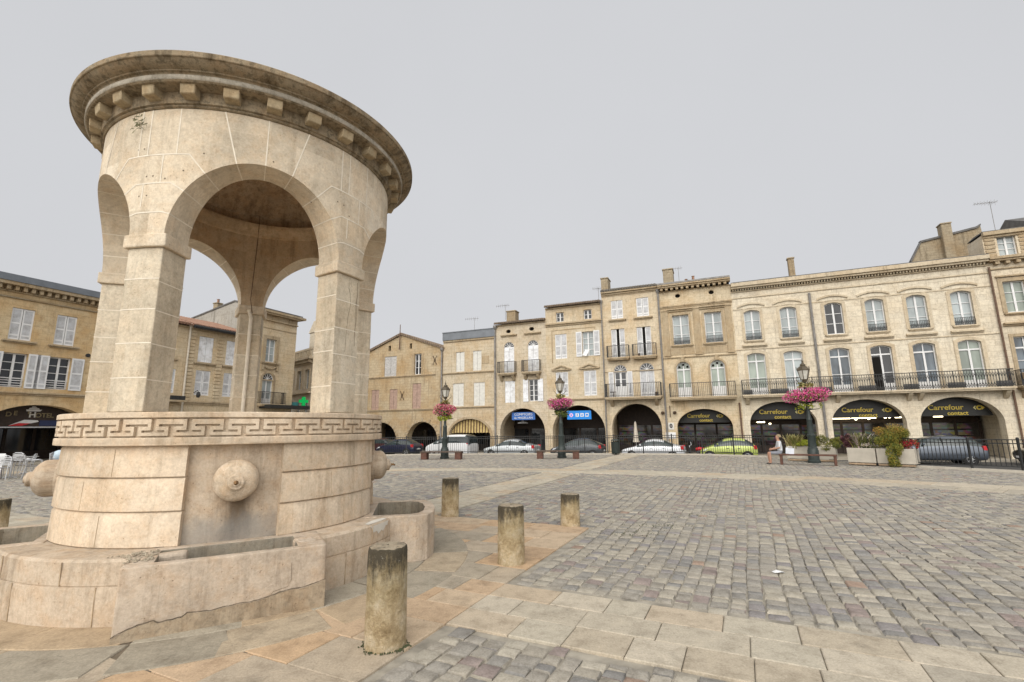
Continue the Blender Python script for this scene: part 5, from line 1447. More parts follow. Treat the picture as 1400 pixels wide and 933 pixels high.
# kerb under the fence
mb = MB()
for P in (FENCE, FENCE2):
    for (xa, ya), (xb, yb) in zip(P[:-1], P[1:]):
        a, b = Vector((xa, ya, 0)), Vector((xb, yb, 0)); d = (b - a).normalized(); n = Vector((-d.y, d.x, 0)) * .16
        vs = [tuple(p + Vector((0, 0, z))) for z in (-.02, .07) for p in (a - n, b - n, b + n, a + n)]
        mb.add(vs, [(4, 5, 6, 7), (0, 1, 5, 4), (1, 2, 6, 5), (2, 3, 7, 6), (3, 0, 4, 7)])
tag(mb.build('kerb', M['concrete'], None), kind='structure')

# ------------------------------------------------------------------ bollards
def bollard_mat():
    m = NT('bollard_stone'); v = m.obj(); sp = m.node('ShaderNodeSeparateXYZ', {0: m.node('ShaderNodeTexCoord').outputs['Generated']})
    a = m.noise(v, 6, 8, .74); b = m.noise(v, 30, 7, .78); sz = m.noise(m.mapped(v, (6, 6, 1.6)), 1.6, 8, .78)
    col = m.ramp(a, [(.34, (.31, .225, .12)), (.46, (.48, .37, .22)), (.54, (.59, .475, .31)), (.66, (.66, .57, .42))])
    col = m.mix(.5, col, m.ramp(b, [(.35, (.45, .42, .38)), (.6, (1.1, 1.1, 1.1))]), 'MULTIPLY')
    lv = m.math('ADD', sp.outputs[2], m.math('MULTIPLY', m.math('SUBTRACT', sz, .5), 1.0))
    dk = m.ramp(lv, [(.70, (0, 0, 0)), (.90, (1, 1, 1))])
    col = m.mix(m.math('MULTIPLY', m.ramp(lv, [(.35, (0, 0, 0)), (.7, (1, 1, 1))]), .42), col, (.22, .185, .09))
    col = m.mix(m.math('MULTIPLY', dk, .9), col, (.050, .043, .032))
    li = m.math('MULTIPLY', m.ramp(b, [(.60, (0, 0, 0)), (.66, (1, 1, 1))]), dk)
    col = m.mix(m.math('MULTIPLY', li, .8), col, (.42, .39, .32))
    m.color(col); m.b.inputs['Roughness'].default_value = .95
    m.bump(m.math('ADD', m.math('MULTIPLY', a, .6), b), .9, .04)
    return m.mat
M['bollard'] = bollard_mat()
M['bollard_top'] = carved_stone('bollard_top_stone', (.36, .31, .235), .3, .2, .5, 4.0, 3)
def bollard(x, y, hgt, r, label, seed):
    rb = random.Random(seed); mb = MB()
    n = 40; prof = [(r * 1.02, -.03), (r * 1.015, .02), (r, .05)] + [(r * (1 - .03 * i / 9), .05 + (hgt - .09) * i / 9) for i in range(1, 10)] + [(r * .955, hgt - .015), (r * .90, hgt - .002), (r * .6, hgt + .004), (.01, hgt + .006)]
    mb.lathe(prof, n)
    P = len(prof)
    for i in range(P):
        for k in range(n):
            vx, vy, vz = mb.v[i * n + k]
            f = 1 + .012 * math.sin(k * .7 + seed) * math.sin(i * 1.1 + seed) + rb.uniform(-.006, .006) - (.05 * rb.random() if P - 4 <= i <= P - 3 and rb.random() < .35 else 0)
            mb.v[i * n + k] = (vx * f, vy * f, vz + (rb.uniform(-.006, .003) if i > P - 5 else 0))
    for j, f in enumerate(mb.f):
        if max(f) >= (P - 2) * n: mb.m[j] = 1
    e = mb.build('bollard', [M['bollard'], M['bollard_top']], None, smooth=True, split=50)
    e.location = (x, y, 0); e.rotation_euler = (rb.uniform(-.015, .015), rb.uniform(-.015, .015), rb.uniform(0, 6))
    return tag(e, label, 'bollard', 'stone bollards around the fountain')
bollard(-1.071, 4.30, .775, .168, 'largest round stone bollard, nearest the viewer, with a black lichen crust on top', 1)
bollard(-.042, 6.66, .73, .178, 'round stone bollard on the apron edge beside the joint of slabs and cobbles', 2)
bollard(1.02, 9.07, .545, .175, 'shortest stone bollard, sunk at the outer corner of the pink apron', 3)
bollard(-1.30, 10.15, .735, .175, 'stone bollard beside the pale path behind the round-ended trough', 4)
bollard(-9.42, 9.05, .56, .185, 'stone bollard left of the fountain, cut by the picture edge', 5)
# moss and grit at the nearest bollard's foot
mb = MB()
for i in range(150):
    a = rnd.choice((rnd.gauss(2.6, .5), rnd.gauss(-.4, .35), rnd.gauss(-1.6, .6))); d = .170 + abs(rnd.gauss(0, .022)); s = rnd.uniform(.003, .007)
    x, y = -1.071 + d * math.cos(a), 4.30 + d * math.sin(a)
    mb.add([(x - s, y - s, .004), (x + s, y - s, .004), (x + s, y + s, .004), (x - s, y + s, .004), (x + rnd.uniform(-s, s), y + rnd.uniform(-s, s), .006 + s * 1.4)], [(0, 1, 4), (1, 2, 4), (2, 3, 4), (3, 0, 4)])
for (cx, cy, n, sd) in ((1.9, 8.3, 120, .35), (2.6, 8.9, 90, .3), (3.4, 9.9, 70, .5)):
    for i in range(n):
        s = rnd.uniform(.003, .008); x, y = cx + rnd.gauss(0, sd), cy + rnd.gauss(0, sd * .35)
        mb.add([(x - s, y - s, -.004), (x + s, y - s, -.004), (x + s, y + s, -.004), (x - s, y + s, -.004), (x, y, .004 + s)], [(0, 1, 4), (1, 2, 4), (2, 3, 4), (3, 0, 4)])
tag(mb.build('moss', plain('dark_moss', (.055, .065, .03), .95, var=.5, scale=20), None, recalc=False), 'dark moss in the paving joints round the nearest bollard', 'moss', kind='stuff')

mb = MB(); mb.add([(-.09, -.04, .012), (.02, -.06, .03), (.10, -.02, .012), (.06, .05, .02), (-.03, .03, .045), (-.10, .05, .012)], [(0, 1, 4), (1, 2, 3), (1, 3, 4), (0, 4, 5)])
o = mb.build('paper_scrap', M['white'], None, recalc=False); o.location = (3.16, 6.09, .003); o.scale = (.7, .7, .7); tag(o, 'crumpled white scrap of paper lying on the cobbles', 'litter')

# ------------------------------------------------------------------ foliage helpers
def leaf_cloud(n, rx, ry, rz, size, seed, shell=.45, droop=0.0, up=0.0, flat=.6, c=(0, 0, 0), lumps=None):
    r = random.Random(seed); mb = MB()
    lumps = lumps or [(r.gauss(0, .45), r.gauss(0, .45), r.gauss(0, .4), r.uniform(.35, .6)) for _ in range(9)]
    for i in range(n):
        lx, ly, lz, lr = r.choice(lumps)
        d = Vector((r.gauss(0, 1), r.gauss(0, 1), r.gauss(0, 1))).normalized() * (lr * (shell + (1 - shell) * r.random()))
        p = Vector(((lx + d.x), (ly + d.y), (lz + d.z)))
        if p.length > 1.05: p = p.normalized() * r.uniform(.85, 1.05)
        p = Vector((p.x * rx + c[0], p.y * ry + c[1], p.z * rz + c[2] - droop * r.random()))
        nrm = (d + Vector((r.gauss(0, flat), r.gauss(0, flat), r.gauss(0, flat) + up))).normalized()
        a = nrm.cross(Vector((r.gauss(0, 1), r.gauss(0, 1), r.gauss(0, 1)))).normalized(); b = nrm.cross(a)
        s = size * r.uniform(.6, 1.3)
        mb.add([tuple(p - a * s * .5), tuple(p - b * s * .3 + nrm * s * .12), tuple(p + a * s * .5), tuple(p + b * s * .3 + nrm * s * .12)], [(0, 1, 2, 3)])
    return mb
M['pink'] = leafy('pink_petals', [(.62, .05, .22), (.75, .14, .36), (.50, .03, .16), (.80, .32, .48), (.70, .08, .30), (.42, .02, .15)])
M['redpink'] = leafy('red_pink_petals', [(.55, .06, .14), (.66, .16, .25), (.42, .03, .10), (.72, .30, .36), (.60, .10, .2)])
M['magenta'] = leafy('magenta_petals', [(.52, .05, .22), (.62, .12, .32), (.36, .02, .14), (.72, .30, .48), (.50, .04, .16)])
M['basketleaf'] = leafy('basket_leaves', [(.06, .10, .02), (.12, .15, .03), (.20, .20, .04), (.04, .07, .015)])
M['lime'] = leafy('lime_leaves', [(.30, .34, .03), (.40, .42, .04), (.22, .27, .03), (.34, .36, .06)])
M['olive'] = leafy('olive_leaves', [(.11, .13, .025), (.17, .17, .03), (.22, .20, .03), (.08, .10, .02)])
M['strawgrass'] = leafy('straw_leaves', [(.36, .30, .12), (.25, .24, .08), (.45, .38, .18), (.17, .18, .05)])
M['purple'] = leafy('purple_leaves', [(.055, .02, .025), (.09, .03, .04), (.04, .015, .02), (.13, .05, .05)])
M['flowering'] = leafy('pale_flowering_leaves', [(.45, .42, .36), (.16, .19, .06), (.30, .27, .10), (.55, .45, .42), (.12, .14, .04)])
M['kochia'] = leafy('bush_leaves', [(.14, .16, .03), (.20, .19, .03), (.09, .12, .025), (.27, .20, .03)])
M['kochiatop'] = leafy('rusty_tips', [(.30, .19, .035), (.34, .16, .03), (.24, .19, .03), (.20, .18, .03)])
M['redflower'] = leafy('red_blossom', [(.38, .02, .03), (.5, .05, .05), (.10, .12, .03), (.25, .02, .03)])

# ------------------------------------------------------------------ lamp posts with flower baskets
def lamp_post(x, y, label, z_scale=1.0):
    e = empty('lamp_post', (x, y, 0), R(-10), label, 'lamp post', 'green lamp posts with flower baskets')
    mb = MB()
    mb.lathe([(.27, 0), (.27, .10), (.235, .13), (.235, .55), (.21, .60), (.21, .66), (.175, .70), (.165, 1.15), (.185, 1.19), (.185, 1.25), (.14, 1.30), (.115, 1.9), (.125, 1.93), (.125, 1.98), (.085, 2.05), (.062, 3.35), (.08, 3.38), (.08, 3.44), (.05, 3.48), (.04, 3.72)], 10)
    p = mb.build('pole', M['darkgreen'], e, smooth=True, split=35)
    mb = MB(); mb.lathe([(.04, 3.68), (.12, 3.73), (.10, 3.77), (.155, 3.80), (.16, 3.83), (.02, 3.83)], 6)
    mb.lathe([(.27, 4.25), (.30, 4.27), (.27, 4.32), (.19, 4.43), (.12, 4.47), (.13, 4.50), (.12, 4.55), (.05, 4.60), (.03, 4.66), (.045, 4.70), (.015, 4.74), (.01, 4.86), (0, 4.86)], 6)
    for k in range(6):
        a = PI / 3 * k; mb.bar((.155 * math.cos(a), .155 * math.sin(a), 3.83), (.262 * math.cos(a), .262 * math.sin(a), 4.26), .022)
        mb.bar((.28 * math.cos(a), .28 * math.sin(a), 4.30), (.30 * math.cos(a), .30 * math.sin(a), 4.42), .02)
    for s in (-1, 1): mb.tube([(s * .05, 0, 3.6), (s * .22, 0, 3.66), (s * .36, 0, 3.82), (s * .34, 0, 3.95), (s * .28, 0, 3.94)], .016, 5)
    la = mb.build('lantern', plain('lantern_iron', (.075, .058, .035), .5, var=.3), e)
    mb = MB(); mb.lathe([(.145, 3.835), (.25, 4.25)], 6); mb.build('lamp_glass', plain('frosted_panes', (.50, .49, .44), .15, var=.15), la)
    mb = MB(); mb.tube([(-.5, 0, 2.45), (0, 0, 2.40), (.5, 0, 2.45)], .02, 6); mb.tube([(0, -.5, 2.45), (0, 0, 2.40), (0, .5, 2.45)], .02, 6); mb.build('basket_arm', M['darkgreen'], e)
    e.scale = (1, 1, z_scale)
    return e
lamp_post(-4.0, 28.45, 'lamp post nearest the gabled house, behind the first dark bench', .935)
lamp_post(2.78, 27.95, 'lamp post behind the bench in front of the pedimented house')
lamp_post(13.82, 22.5, 'thickest looking lamp post, beside the planters and the wooden bench')
def basket(x, y, z, rx, rz, pet, label, n, seed):
    e = empty('flower_basket', (x, y, z), 0, label, 'flower basket', 'flower baskets hanging on the lamp posts')
    mb = MB(); mb.lathe([(rx * .25, -rz * .7), (rx * .5, -rz * .45), (rx * .6, -rz * .1), (rx * .58, -rz * .08), (.1, -rz * .2)], 16); mb.build('bowl', M['iron'], e)
    r = random.Random(seed)
    lumps = [(math.cos(a) * r.uniform(.45, .62), math.sin(a) * r.uniform(.45, .62), r.uniform(-.25, .3), r.uniform(.4, .55)) for a in [PI * 2 * k / 9 for k in range(9)]] + [(0, 0, .25, .55), (.2, -.2, .3, .4)]
    leaf_cloud(int(n * .45), rx, rx, rz, .11, seed + 1, .2, .0, c=(0, 0, -.02), lumps=lumps).build('leaves', M['basketleaf'], e, recalc=False)
    leaf_cloud(int(n * 1.7), rx * 1.04, rx * 1.04, rz * 1.05, .062, seed, .82, .0, .2, c=(0, 0, .02), lumps=lumps).build('flowers', M[pet], e, recalc=False)
    leaf_cloud(int(n * (.08 if seed == 45 else .22)), rx * .6, rx * .6, rz * .45, .10, seed + 2, .3, rz * .4, c=(0, 0, -rz * .7)).build('trailing_leaves', M['lime' if seed % 2 else 'basketleaf'], e, recalc=False)
    leaf_cloud(int(n * .12), rx * .35, rx * .35, rz * .35, .14, seed + 3, .3, 0, .8, c=(0, 0, rz * .95)).build('top_leaves', M['strawgrass'], e, recalc=False)
basket(-4.0, 28.45, 2.78, .70, .46, 'redpink', 'rose red hanging flower basket on the lamp post by the gabled house', 1500, 21)
basket(2.78, 27.95, 3.0, .76, .52, 'magenta', 'dusky magenta hanging flower basket on the middle lamp post', 1700, 34)
basket(13.82, 22.5, 3.06, .96, .50, 'pink', 'widest hanging flower basket, bright pink, above the planters', 2200, 45)

# ------------------------------------------------------------------ benches
def slab_bench(x, y, rz, label):
    e = empty('bench', (x, y, 0), rz, label, 'bench', 'long low benches')
    m = MB(); m.box(-1.2, 1.2, -.24, .24, .385, .45); m.build('seat', M['benchwood'], e, bevel=.012)
    for s in (-1, 1):
        m = MB(); m.box(s * 1.0 - .17, s * 1.0 + .17, -.21, .21, 0, .384); m.build('leg', M['cortens'], e, bevel=.012)
    return e
slab_bench(-4.08, 27.8, R(-9.7), 'dark slab bench with brown block legs in front of the gabled house')
slab_bench(2.5, 27.3, R(-9.7), 'dark slab bench with brown block legs in front of the silver and grey cars')
e = empty('bench', (12.78, 21.25, 0), R(-31.5), 'brown wooden bench with a person sitting on its end beside the planters', 'bench', 'long low benches')
m = MB(); m.box(-1.08, 1.08, -.22, .22, .40, .46); m.build('seat', M['cortens'], e, bevel=.012)
for s in (-1, 1): m = MB(); m.box(s * 1.0 - .05, s * 1.0 + .05, -.2, .2, 0, .399); m.build('leg', M['cortens'], e, bevel=.01)

# ------------------------------------------------------------------ planters and plants
def planter(x, y, rz, L, D, H, label, joint=None):
    """origin: front left lower corner"""
    e = empty('planter', (x, y, 0), rz, label, 'planter', 'pale concrete planters')
    t = .07
    m = MB(); z0 = .12
    o = [(0, 0), (L, 0), (L, D), (0, D)]; i = [(t, t), (L - t, t), (L - t, D - t), (t, D - t)]
    vs = []
    for z, p in ((z0, o), (H, o), (H, i), (H - .12, i)): vs += [(a, b, z) for a, b in p]
    fs = []
    for k in range(4):
        j = (k + 1) % 4; fs += [(k, j, 4 + j, 4 + k), (4 + k, 4 + j, 8 + j, 8 + k), (8 + k, 8 + j, 12 + j, 12 + k)]
    fs += [(3, 2, 1, 0)]
    m.add(vs, fs); m.build('box', M['concrete'], e, bevel=.015)
    m = MB(); m.box(t, L - t, t, D - t, H - .16, H - .10); m.build('soil', plain('potting_soil', (.04, .028, .018), .95, var=.4), e)
    for a in (.1, L / 2 - .1, L - .3):
        m = MB(); m.box(a, a + .2, .04, D - .04, 0, .119); m.build('foot', M['iron'], e)
    m = MB(); m.box(.02, L - .02, .01, .04, .03, .10); m.build('pallet_board', M['pallet'], e)
    return e
planter(13.30, 23.75, R(-38), 2.0, .85, .70, 'pale concrete planter behind the wooden bench and the lamp post')
planter(14.45, 21.15, R(-49), 1.0, .85, .72, 'short pale concrete planter with purple and pale flowering plants')
planter(15.13, 20.36, R(-49), 1.25, .85, .72, 'pale concrete planter carrying the big round green and rusty bush')
def shrub(name, label, cat, x, y, z, rx, ry, rz, n, size, mat, seed, **k):
    o = leaf_cloud(n, rx, ry, rz, size, seed, **k).build(name, M[mat], None, recalc=False)
    o.location = (x, y, z); return tag(o, label, cat, 'plants in the concrete planters')
def tuft(name, label, x, y, z, n, L, spread, mat, seed, w=.03):
    r = random.Random(seed); mb = MB()
    for i in range(n):
        a = r.uniform(0, 2 * PI); k = r.uniform(.2, 1) * spread; l = L * r.uniform(.6, 1.1); bx, by = r.gauss(0, .12), r.gauss(0, .12)
        pts = [(bx + math.cos(a) * k * t * t, by + math.sin(a) * k * t * t, l * t * (1 - .25 * t * k)) for t in (0, .35, .7, 1)]
        px, py = -math.sin(a) * w / 2, math.cos(a) * w / 2
        vs = []
        for j, p in enumerate(pts):
            f = (1, 1, .7, .1)[j]; vs += [(p[0] - px * f, p[1] - py * f, p[2]), (p[0] + px * f, p[1] + py * f, p[2])]
        mb.add(vs, [(0, 1, 3, 2), (2, 3, 5, 4), (4, 5, 7, 6)])
    o = mb.build(name, M[mat], None, recalc=False); o.location = (x, y, z)
    return tag(o, label, 'plant', 'plants in the concrete planters')
tuft('ornamental_grass', 'straw coloured tall grass at the left end of the planter behind the bench', 13.75, 23.75, .6, 320, .68, .55, 'strawgrass', 3, .045)
shrub('low_plant', 'bright lime yellow low plant beside the lamp post', 'plant', 14.05, 23.35, .80, .42, .35, .2, 1500, .065, 'lime', 5)
shrub('shrub', 'rounded olive green shrub right of the lamp post', 'shrub', 14.85, 22.9, .88, .62, .45, .42, 3000, .06, 'olive', 6)
shrub('purple_shrub', 'dark purple leaved plant between the two planters', 'shrub', 14.85, 21.45, 1.0, .42, .35, .42, 1300, .085, 'purple', 7)
tuft('flowering_plant', 'tall pale flowering plant in the short planter', 15.1, 21.15, .6, 360, .78, .65, 'flowering', 8, .05)
shrub('flower_bed', 'low pale pink and green flowers along the planter rim', 'plant', 15.35, 20.75, .78, .5, .3, .18, 1100, .06, 'flowering', 9)
e = empty('round_bush', (15.62, 20.05, 0), 0, 'big round bush, green below and rusty on top, spilling down over its planter', 'bush', 'plants in the concrete planters')
leaf_cloud(6500, .66, .62, .62, .055, 12, .4, 0, c=(0, 0, 1.10)).build('leaves', M['kochia'], e, recalc=False)
leaf_cloud(2000, .60, .58, .34, .05, 13, .6, 0, .6, c=(0, .03, 1.42)).build('rusty_top', M['kochiatop'], e, recalc=False)
leaf_cloud(2200, .36, .24, .46, .055, 14, .4, .2, c=(-.22, -.32, .50)).build('trailing_leaves', M['kochia'], e, recalc=False)
shrub('red_flowers', 'deep red flowers at the right end of the planters', 'plant', 16.1, 19.85, .92, .38, .3, .28, 1000, .06, 'redflower', 15)

# ------------------------------------------------------------------ fences
def fence(P, label, H, step=2.0, z0=.07):
    e = empty('fence', (P[0][0], P[0][1], 0), 0, label, 'fence', 'black iron fences along the square')
    o = Vector((P[0][0], P[0][1], 0))
    for (xa, ya), (xb, yb) in zip(P[:-1], P[1:]):
        a, b = Vector((xa, ya, 0)) - o, Vector((xb, yb, 0)) - o; L = (b - a).length; n = max(1, round(L / step)); d = (b - a) / n
        for k in range(n):
            p, q = a + d * k, a + d * (k + 1)
            m = MB(); m.box(-.03, .03, -.03, .03, z0 - .05, H + .04); m.lathe([(.045, H + .041), (.045, H + .07), (0, H + .10)], 8)
            m.v = [(x + p.x, y + p.y, z) for x, y, z in m.v]; m.build('post', M['iron'], e)
            m = MB(); u = Vector((0, 0, 1))
            for z in (H, H - .13, z0 + .12): m.bar(p + u * z, q + u * z, .03, .035)
            nb = int((q - p).length / .125)
            for i in range(1, nb):
                r = p + (q - p) * i / nb; m.bar(r + u * (z0 + .12), r + u * (H - .001), .018)
            m.build('railing', M['iron'], e)
    return e
fence(FENCE, 'long black iron fence in front of the parked cars', 1.16)
fence(FENCE2, 'black iron fence right of the planters in front of the grey car', 1.12)
# stays of the near fence
e = empty('litter_bin', (6.42, 30.55, 0), R(-14), 'dark green cylindrical litter bin standing against the fence', 'bin')
m = MB(); m.lathe([(.24, .08), (.25, .1), (.27, .78), (.28, .80), (.25, .80), (.23, .2), (0, .2)], 20); m.lathe([(.05, 0), (.06, .08), (.22, .08)], 12); m.build('body', M['darkgreen'], e, smooth=True, split=40)
m = MB(); m.lathe([(.29, .86), (.28, .9), (.12, .96), (0, .97)], 20); m.box(-.26, -.23, -.02, .02, .78, .88); m.box(.23, .26, -.02, .02, .78, .88); m.build('lid', M['darkgreen'], e)

# ------------------------------------------------------------------ cars
def paint(name, c, metal=.2):
    m = NT(name); m.color(c); m.b.inputs['Roughness'].default_value = .28; m.b.inputs['Metallic'].default_value = metal
    m.b.inputs['Coat Weight'].default_value = .6; m.b.inputs['Coat Roughness'].default_value = .08
    return m.mat
M['carglass'] = glass('car_glass', (.022, .034, .036), .04, .3)
TYPES = {
 'sedan': (4.45, 1.72, [(0, .36, .60, .62, .60), (.025, .24, .67, .69, .76), (.12, .2, .79, .82, .84), (.27, .2, .90, .94, .86), (.40, .2, .93, 1.38, .86, .60), (.54, .2, .94, 1.44, .86, .62), (.68, .2, .94, 1.38, .86, .60), (.83, .2, .95, 1.03, .85, .74), (.95, .22, .93, .98, .82), (1.0, .36, .84, .86, .70)], 3, 7, (.185, .80)),
 'hatch': (3.85, 1.68, [(0, .36, .60, .63, .58), (.03, .24, .70, .73, .76), (.13, .2, .84, .88, .82), (.25, .2, .93, .98, .84), (.42, .2, .95, 1.42, .84, .60), (.60, .2, .96, 1.48, .84, .62), (.80, .2, .98, 1.44, .83, .60), (.95, .22, .98, 1.06, .80, .66), (.985, .26, .86, .90, .76), (1.0, .4, .74, .76, .68)], 3, 7, (.175, .82)),
 'mpv': (4.3, 1.8, [(0, .36, .64, .67, .62), (.03, .24, .76, .80, .80), (.11, .2, .90, .95, .87), (.21, .2, .99, 1.05, .89), (.38, .2, 1.02, 1.55, .89, .66), (.60, .2, 1.03, 1.63, .89, .68), (.85, .2, 1.05, 1.58, .88, .66), (.965, .22, 1.03, 1.12, .85, .74), (.99, .26, .9, .94, .80), (1.0, .4, .76, .78, .70)], 3, 7, (.185, .80)),
 'van': (4.35, 1.78, [(0, .36, .66, .70, .62), (.03, .24, .80, .86, .80), (.10, .2, .95, 1.02, .86), (.20, .2, 1.05, 1.14, .88), (.36, .2, 1.08, 1.72, .88, .70), (.60, .2, 1.1, 1.82, .88, .74), (.94, .2, 1.1, 1.80, .88, .74), (.982, .2, 1.1, 1.66, .86, .74), (.99, .24, .9, 1.0, .84), (1.0, .4, .76, .80, .74)], 3, 7, (.18, .80)),
}
def car(kind, s, y, col, label, glassm='carglass', L=None, H=1.0, rz=0.0, extra=None):
    L0, W, st, g0, g1, wh = TYPES[kind]; L = L or L0; hs = W / 1.72
    e = empty('parked_car', rowpt(s, GR, y), ROWA + rz, label, 'car', 'cars parked along the arcades')
    mb = MB(); n = 14; vs = []
    for t in st:
        x, zb, zt_b, zt, hw = t[:5]; ht = t[5] if len(t) > 5 else hw * .90
        hw *= hs; ht *= hs; x *= L; cab = len(t) > 5 and zt - zt_b > .05
        half = [(0, zb), (hw * .85, zb), (hw, zb + .13), (hw * 1.01, (zb + zt_b) / 2 + .05), (hw * .975, zt_b), (ht if cab else hw * .93, zt - .09 if cab else zt_b + (zt - zt_b) * .5), (ht * .72, zt), (0, zt + .02)]
        ring = [(y_, z_) for y_, z_ in half] + [(-y_, z_) for y_, z_ in half[-2:0:-1]]
        vs += [(x, y_, z_ * H if z_ > .5 else z_) for y_, z_ in ring]
    fs = []; mi = []
    for i in range(len(st) - 1):
        for k in range(n):
            q = (i * n + k, (i + 1) * n + k, (i + 1) * n + (k + 1) % n, i * n + (k + 1) % n); fs.append(q)
            inside = g0 <= i < g1
            side = k in (4, 9); topf = k in (5, 6, 7, 8)
            mi.append(1 if (inside and (side or (topf and i in (g0, g1 - 1)))) or (kind == 'van' and i == 7 and 4 <= k <= 9) else 0)
    fs.append(tuple(range(n))); mi.append(0); fs.append(tuple((len(st) - 1) * n + k for k in range(n))[::-1]); mi.append(0)
    mb.v = vs; mb.f = fs; mb.m = mi
    o = mb.build('body', [col, M[glassm]], None, smooth=True)
    o.modifiers.new('sub', 'SUBSURF').levels = 2; o.modifiers['sub'].render_levels = 2
    baked(o); me = o.data
    parts = [[], []]
    for p in me.polygons: parts[p.material_index].append(tuple(p.vertices))
    co = [tuple(v.co) for v in me.vertices]
    bpy.data.objects.remove(o)
    body = None
    for k, nm in ((0, 'body'), (1, 'car_window')):
        used = sorted({i for f in parts[k] for i in f}); mp = {a: b for b, a in enumerate(used)}
        q = MB(); q.v = [co[i] for i in used]; q.f = [tuple(mp[i] for i in f) for f in parts[k]]; q.m = [0] * len(q.f)
        r = q.build(nm, col if k == 0 else M[glassm], e, smooth=True)
    hwid = W / 2 * .995
    for fx in wh:
        for sd in (-1, 1):
            x = fx * L; a = MB(); yy = sd * (hwid - .02)
            def ring(prof):
                mm = MB(); mm.lathe(prof, 24); mm.v = [(x + px, yy + pz * sd, .31 + py) for px, py, pz in mm.v]; return mm
            w = ring([(.10, -.16), (.30, -.16), (.315, -.13), (.315, .0), (.30, .03), (.20, .035), (.19, .03), (.10, .03)]).build('wheel', M['rubber'], e, smooth=True, split=40)
            rm = ring([(.20, .031), (.185, .036), (.17, .01), (.06, .025), (0, .03)])
            for j in range(5):
                t = 2 * PI * j / 5; rm.bar((x + .04 * math.cos(t), yy + sd * .03, .31 + .04 * math.sin(t)), (x + .18 * math.cos(t), yy + sd * .03, .31 + .18 * math.sin(t)), .05, .02)
            rm.build('rim', M['alloy'], w)
            ar_ = ring([(.31, -.25), (.365, -.02), (.36, .012), (.318, .012)]); ar_.build('wheel_arch', M['rubber'], w)
    zl = st[2][2] * H
    for sd in (-1, 1):
        m = MB(); m.prism([(.06 * L, zl - .24), (.13 * L, zl - .14), (.15 * L, zl - .06), (.09 * L, zl - .10)], sd * (hwid - .10), sd * (hwid - .015)); m.build('headlight', M['clearlamp'], e, bevel=.01)
        zr_ = st[-3][2] * H
        m = MB(); m.prism([(L * .935, zr_ - .22), (L * .985, zr_ - .22), (L * .975, zr_ + .02), (L * .93, zr_ + .02)], sd * (hwid - .16), sd * (hwid - .01)); m.build('tail_light', M['redlamp'], e, bevel=.01)
        m = MB(); m.box(L * .31, L * .335, sd * (hwid + .0), sd * (hwid + .14), zl + .18, zl + .30); m.build('side_mirror', col, e, bevel=.02)
        m = MB(); bx = L * (.535 if kind != 'hatch' else .57)
        m.bar((bx, sd * (hwid - .025), st[4][2] * H), (bx - .03, sd * (st[5][5] * hs + .015), st[5][3] * H - .12), .07, .03); m.bar((L * .2, sd * (hwid + .012), .52), (L * .8, sd * (hwid + .012), .55), .05, .02); m.build('side_trim', M['rubber'], e)
        for bx in (.47, .66): m = MB(); m.box(L * bx, L * bx + .16, sd * hwid - .01, sd * (hwid) + .012, .80 * H, .83 * H); m.build('door_handle', M['iron'], e)
    m = MB(); m.box(.0, .05, -.26, .26, .38, .49); m.box(L - .04, L + .005, -.26, .26, .55, .66); m.build('number_plate', M['white'], e)
    return e
car('hatch', -28.1, -4.0, paint('navy_paint', (.012, .016, .045)), 'dark navy hatchback parked before the gabled house', L=4.1)
car('hatch', -32.2, -1.6, paint('maroon_paint', (.05, .012, .014)), 'dark maroon car half hidden behind the navy hatchback', L=3.9)
car('van', -22.9, -4.0, paint('white_paint_car', (.62, .63, .64), 0), 'white people carrier van parked before the striped blind')
car('sedan', -17.45, -4.0, paint('silver_paint', (.50, .53, .55), .5), 'silver saloon car with green tinted glass in front of the narrow house', L=4.55)
car('hatch', -11.8, -4.0, paint('grey_paint', (.055, .062, .07), .4), 'dark grey hatchback parked behind the middle lamp post', L=4.1)
car('sedan', -6.4, -4.0, paint('pearl_paint', (.60, .62, .65), .3), 'white saloon car in front of the tall house, next to the scooter', L=4.4)
car('hatch', -1.1, -4.0, paint('lime_paint', (.40, .47, .12), .2), 'lime green small hatchback in front of the pilastered house', L=3.55, H=1.02)
car('mpv', 9.6, -4.0, paint('blue_grey_paint', (.085, .10, .125), .5), 'blue-grey people carrier partly behind the planters')
car('hatch', 15.4, -4.0, paint('black_paint', (.012, .013, .015)), 'black car at the right edge, only its front showing', L=4.0)
e = empty('scooter', rowpt(-2.1, GR, -4.2), ROWA, 'dark scooter with a red seat side parked between the white and lime cars', 'scooter')
for x in (.22, 1.22):
    m = MB(); m.lathe([(.08, -.05), (.20, -.06), (.235, -.02), (.235, .02), (.20, .06), (.08, .05)], 18); m.v = [(x + a, c, .235 + b) for a, b, c in m.v]; w = m.build('wheel', M['rubber'], e, smooth=True)
    m = MB(); m.lathe([(.0, -.055), (.10, -.06), (.10, .06), (0, .055)], 12); m.v = [(x + a, c, .235 + b) for a, b, c in m.v]; m.build('rim', M['alloy'], w)
m = MB(); m.tube([(.22, 0, .24), (.34, 0, .55), (.44, 0, 1.0)], [.05, .06, .04], 8); m.tube([(.36, 0, .34), (.6, 0, .28), (.85, 0, .30)], [.1, .14, .12], 8); m.tube([(.8, 0, .45), (1.0, 0, .55), (1.35, 0, .60)], [.14, .17, .08], 8)
m.prism([(.36, .35), (.42, .35), (.46, .95), (.38, .95)], -.17, .17); m.build('frame', M['iron'], e, smooth=True, split=40)
m = MB(); m.tube([(.75, 0, .72), (1.0, 0, .76), (1.3, 0, .76)], [.10, .13, .08], 8); m.build('seat', M['redlamp'], e, smooth=True)
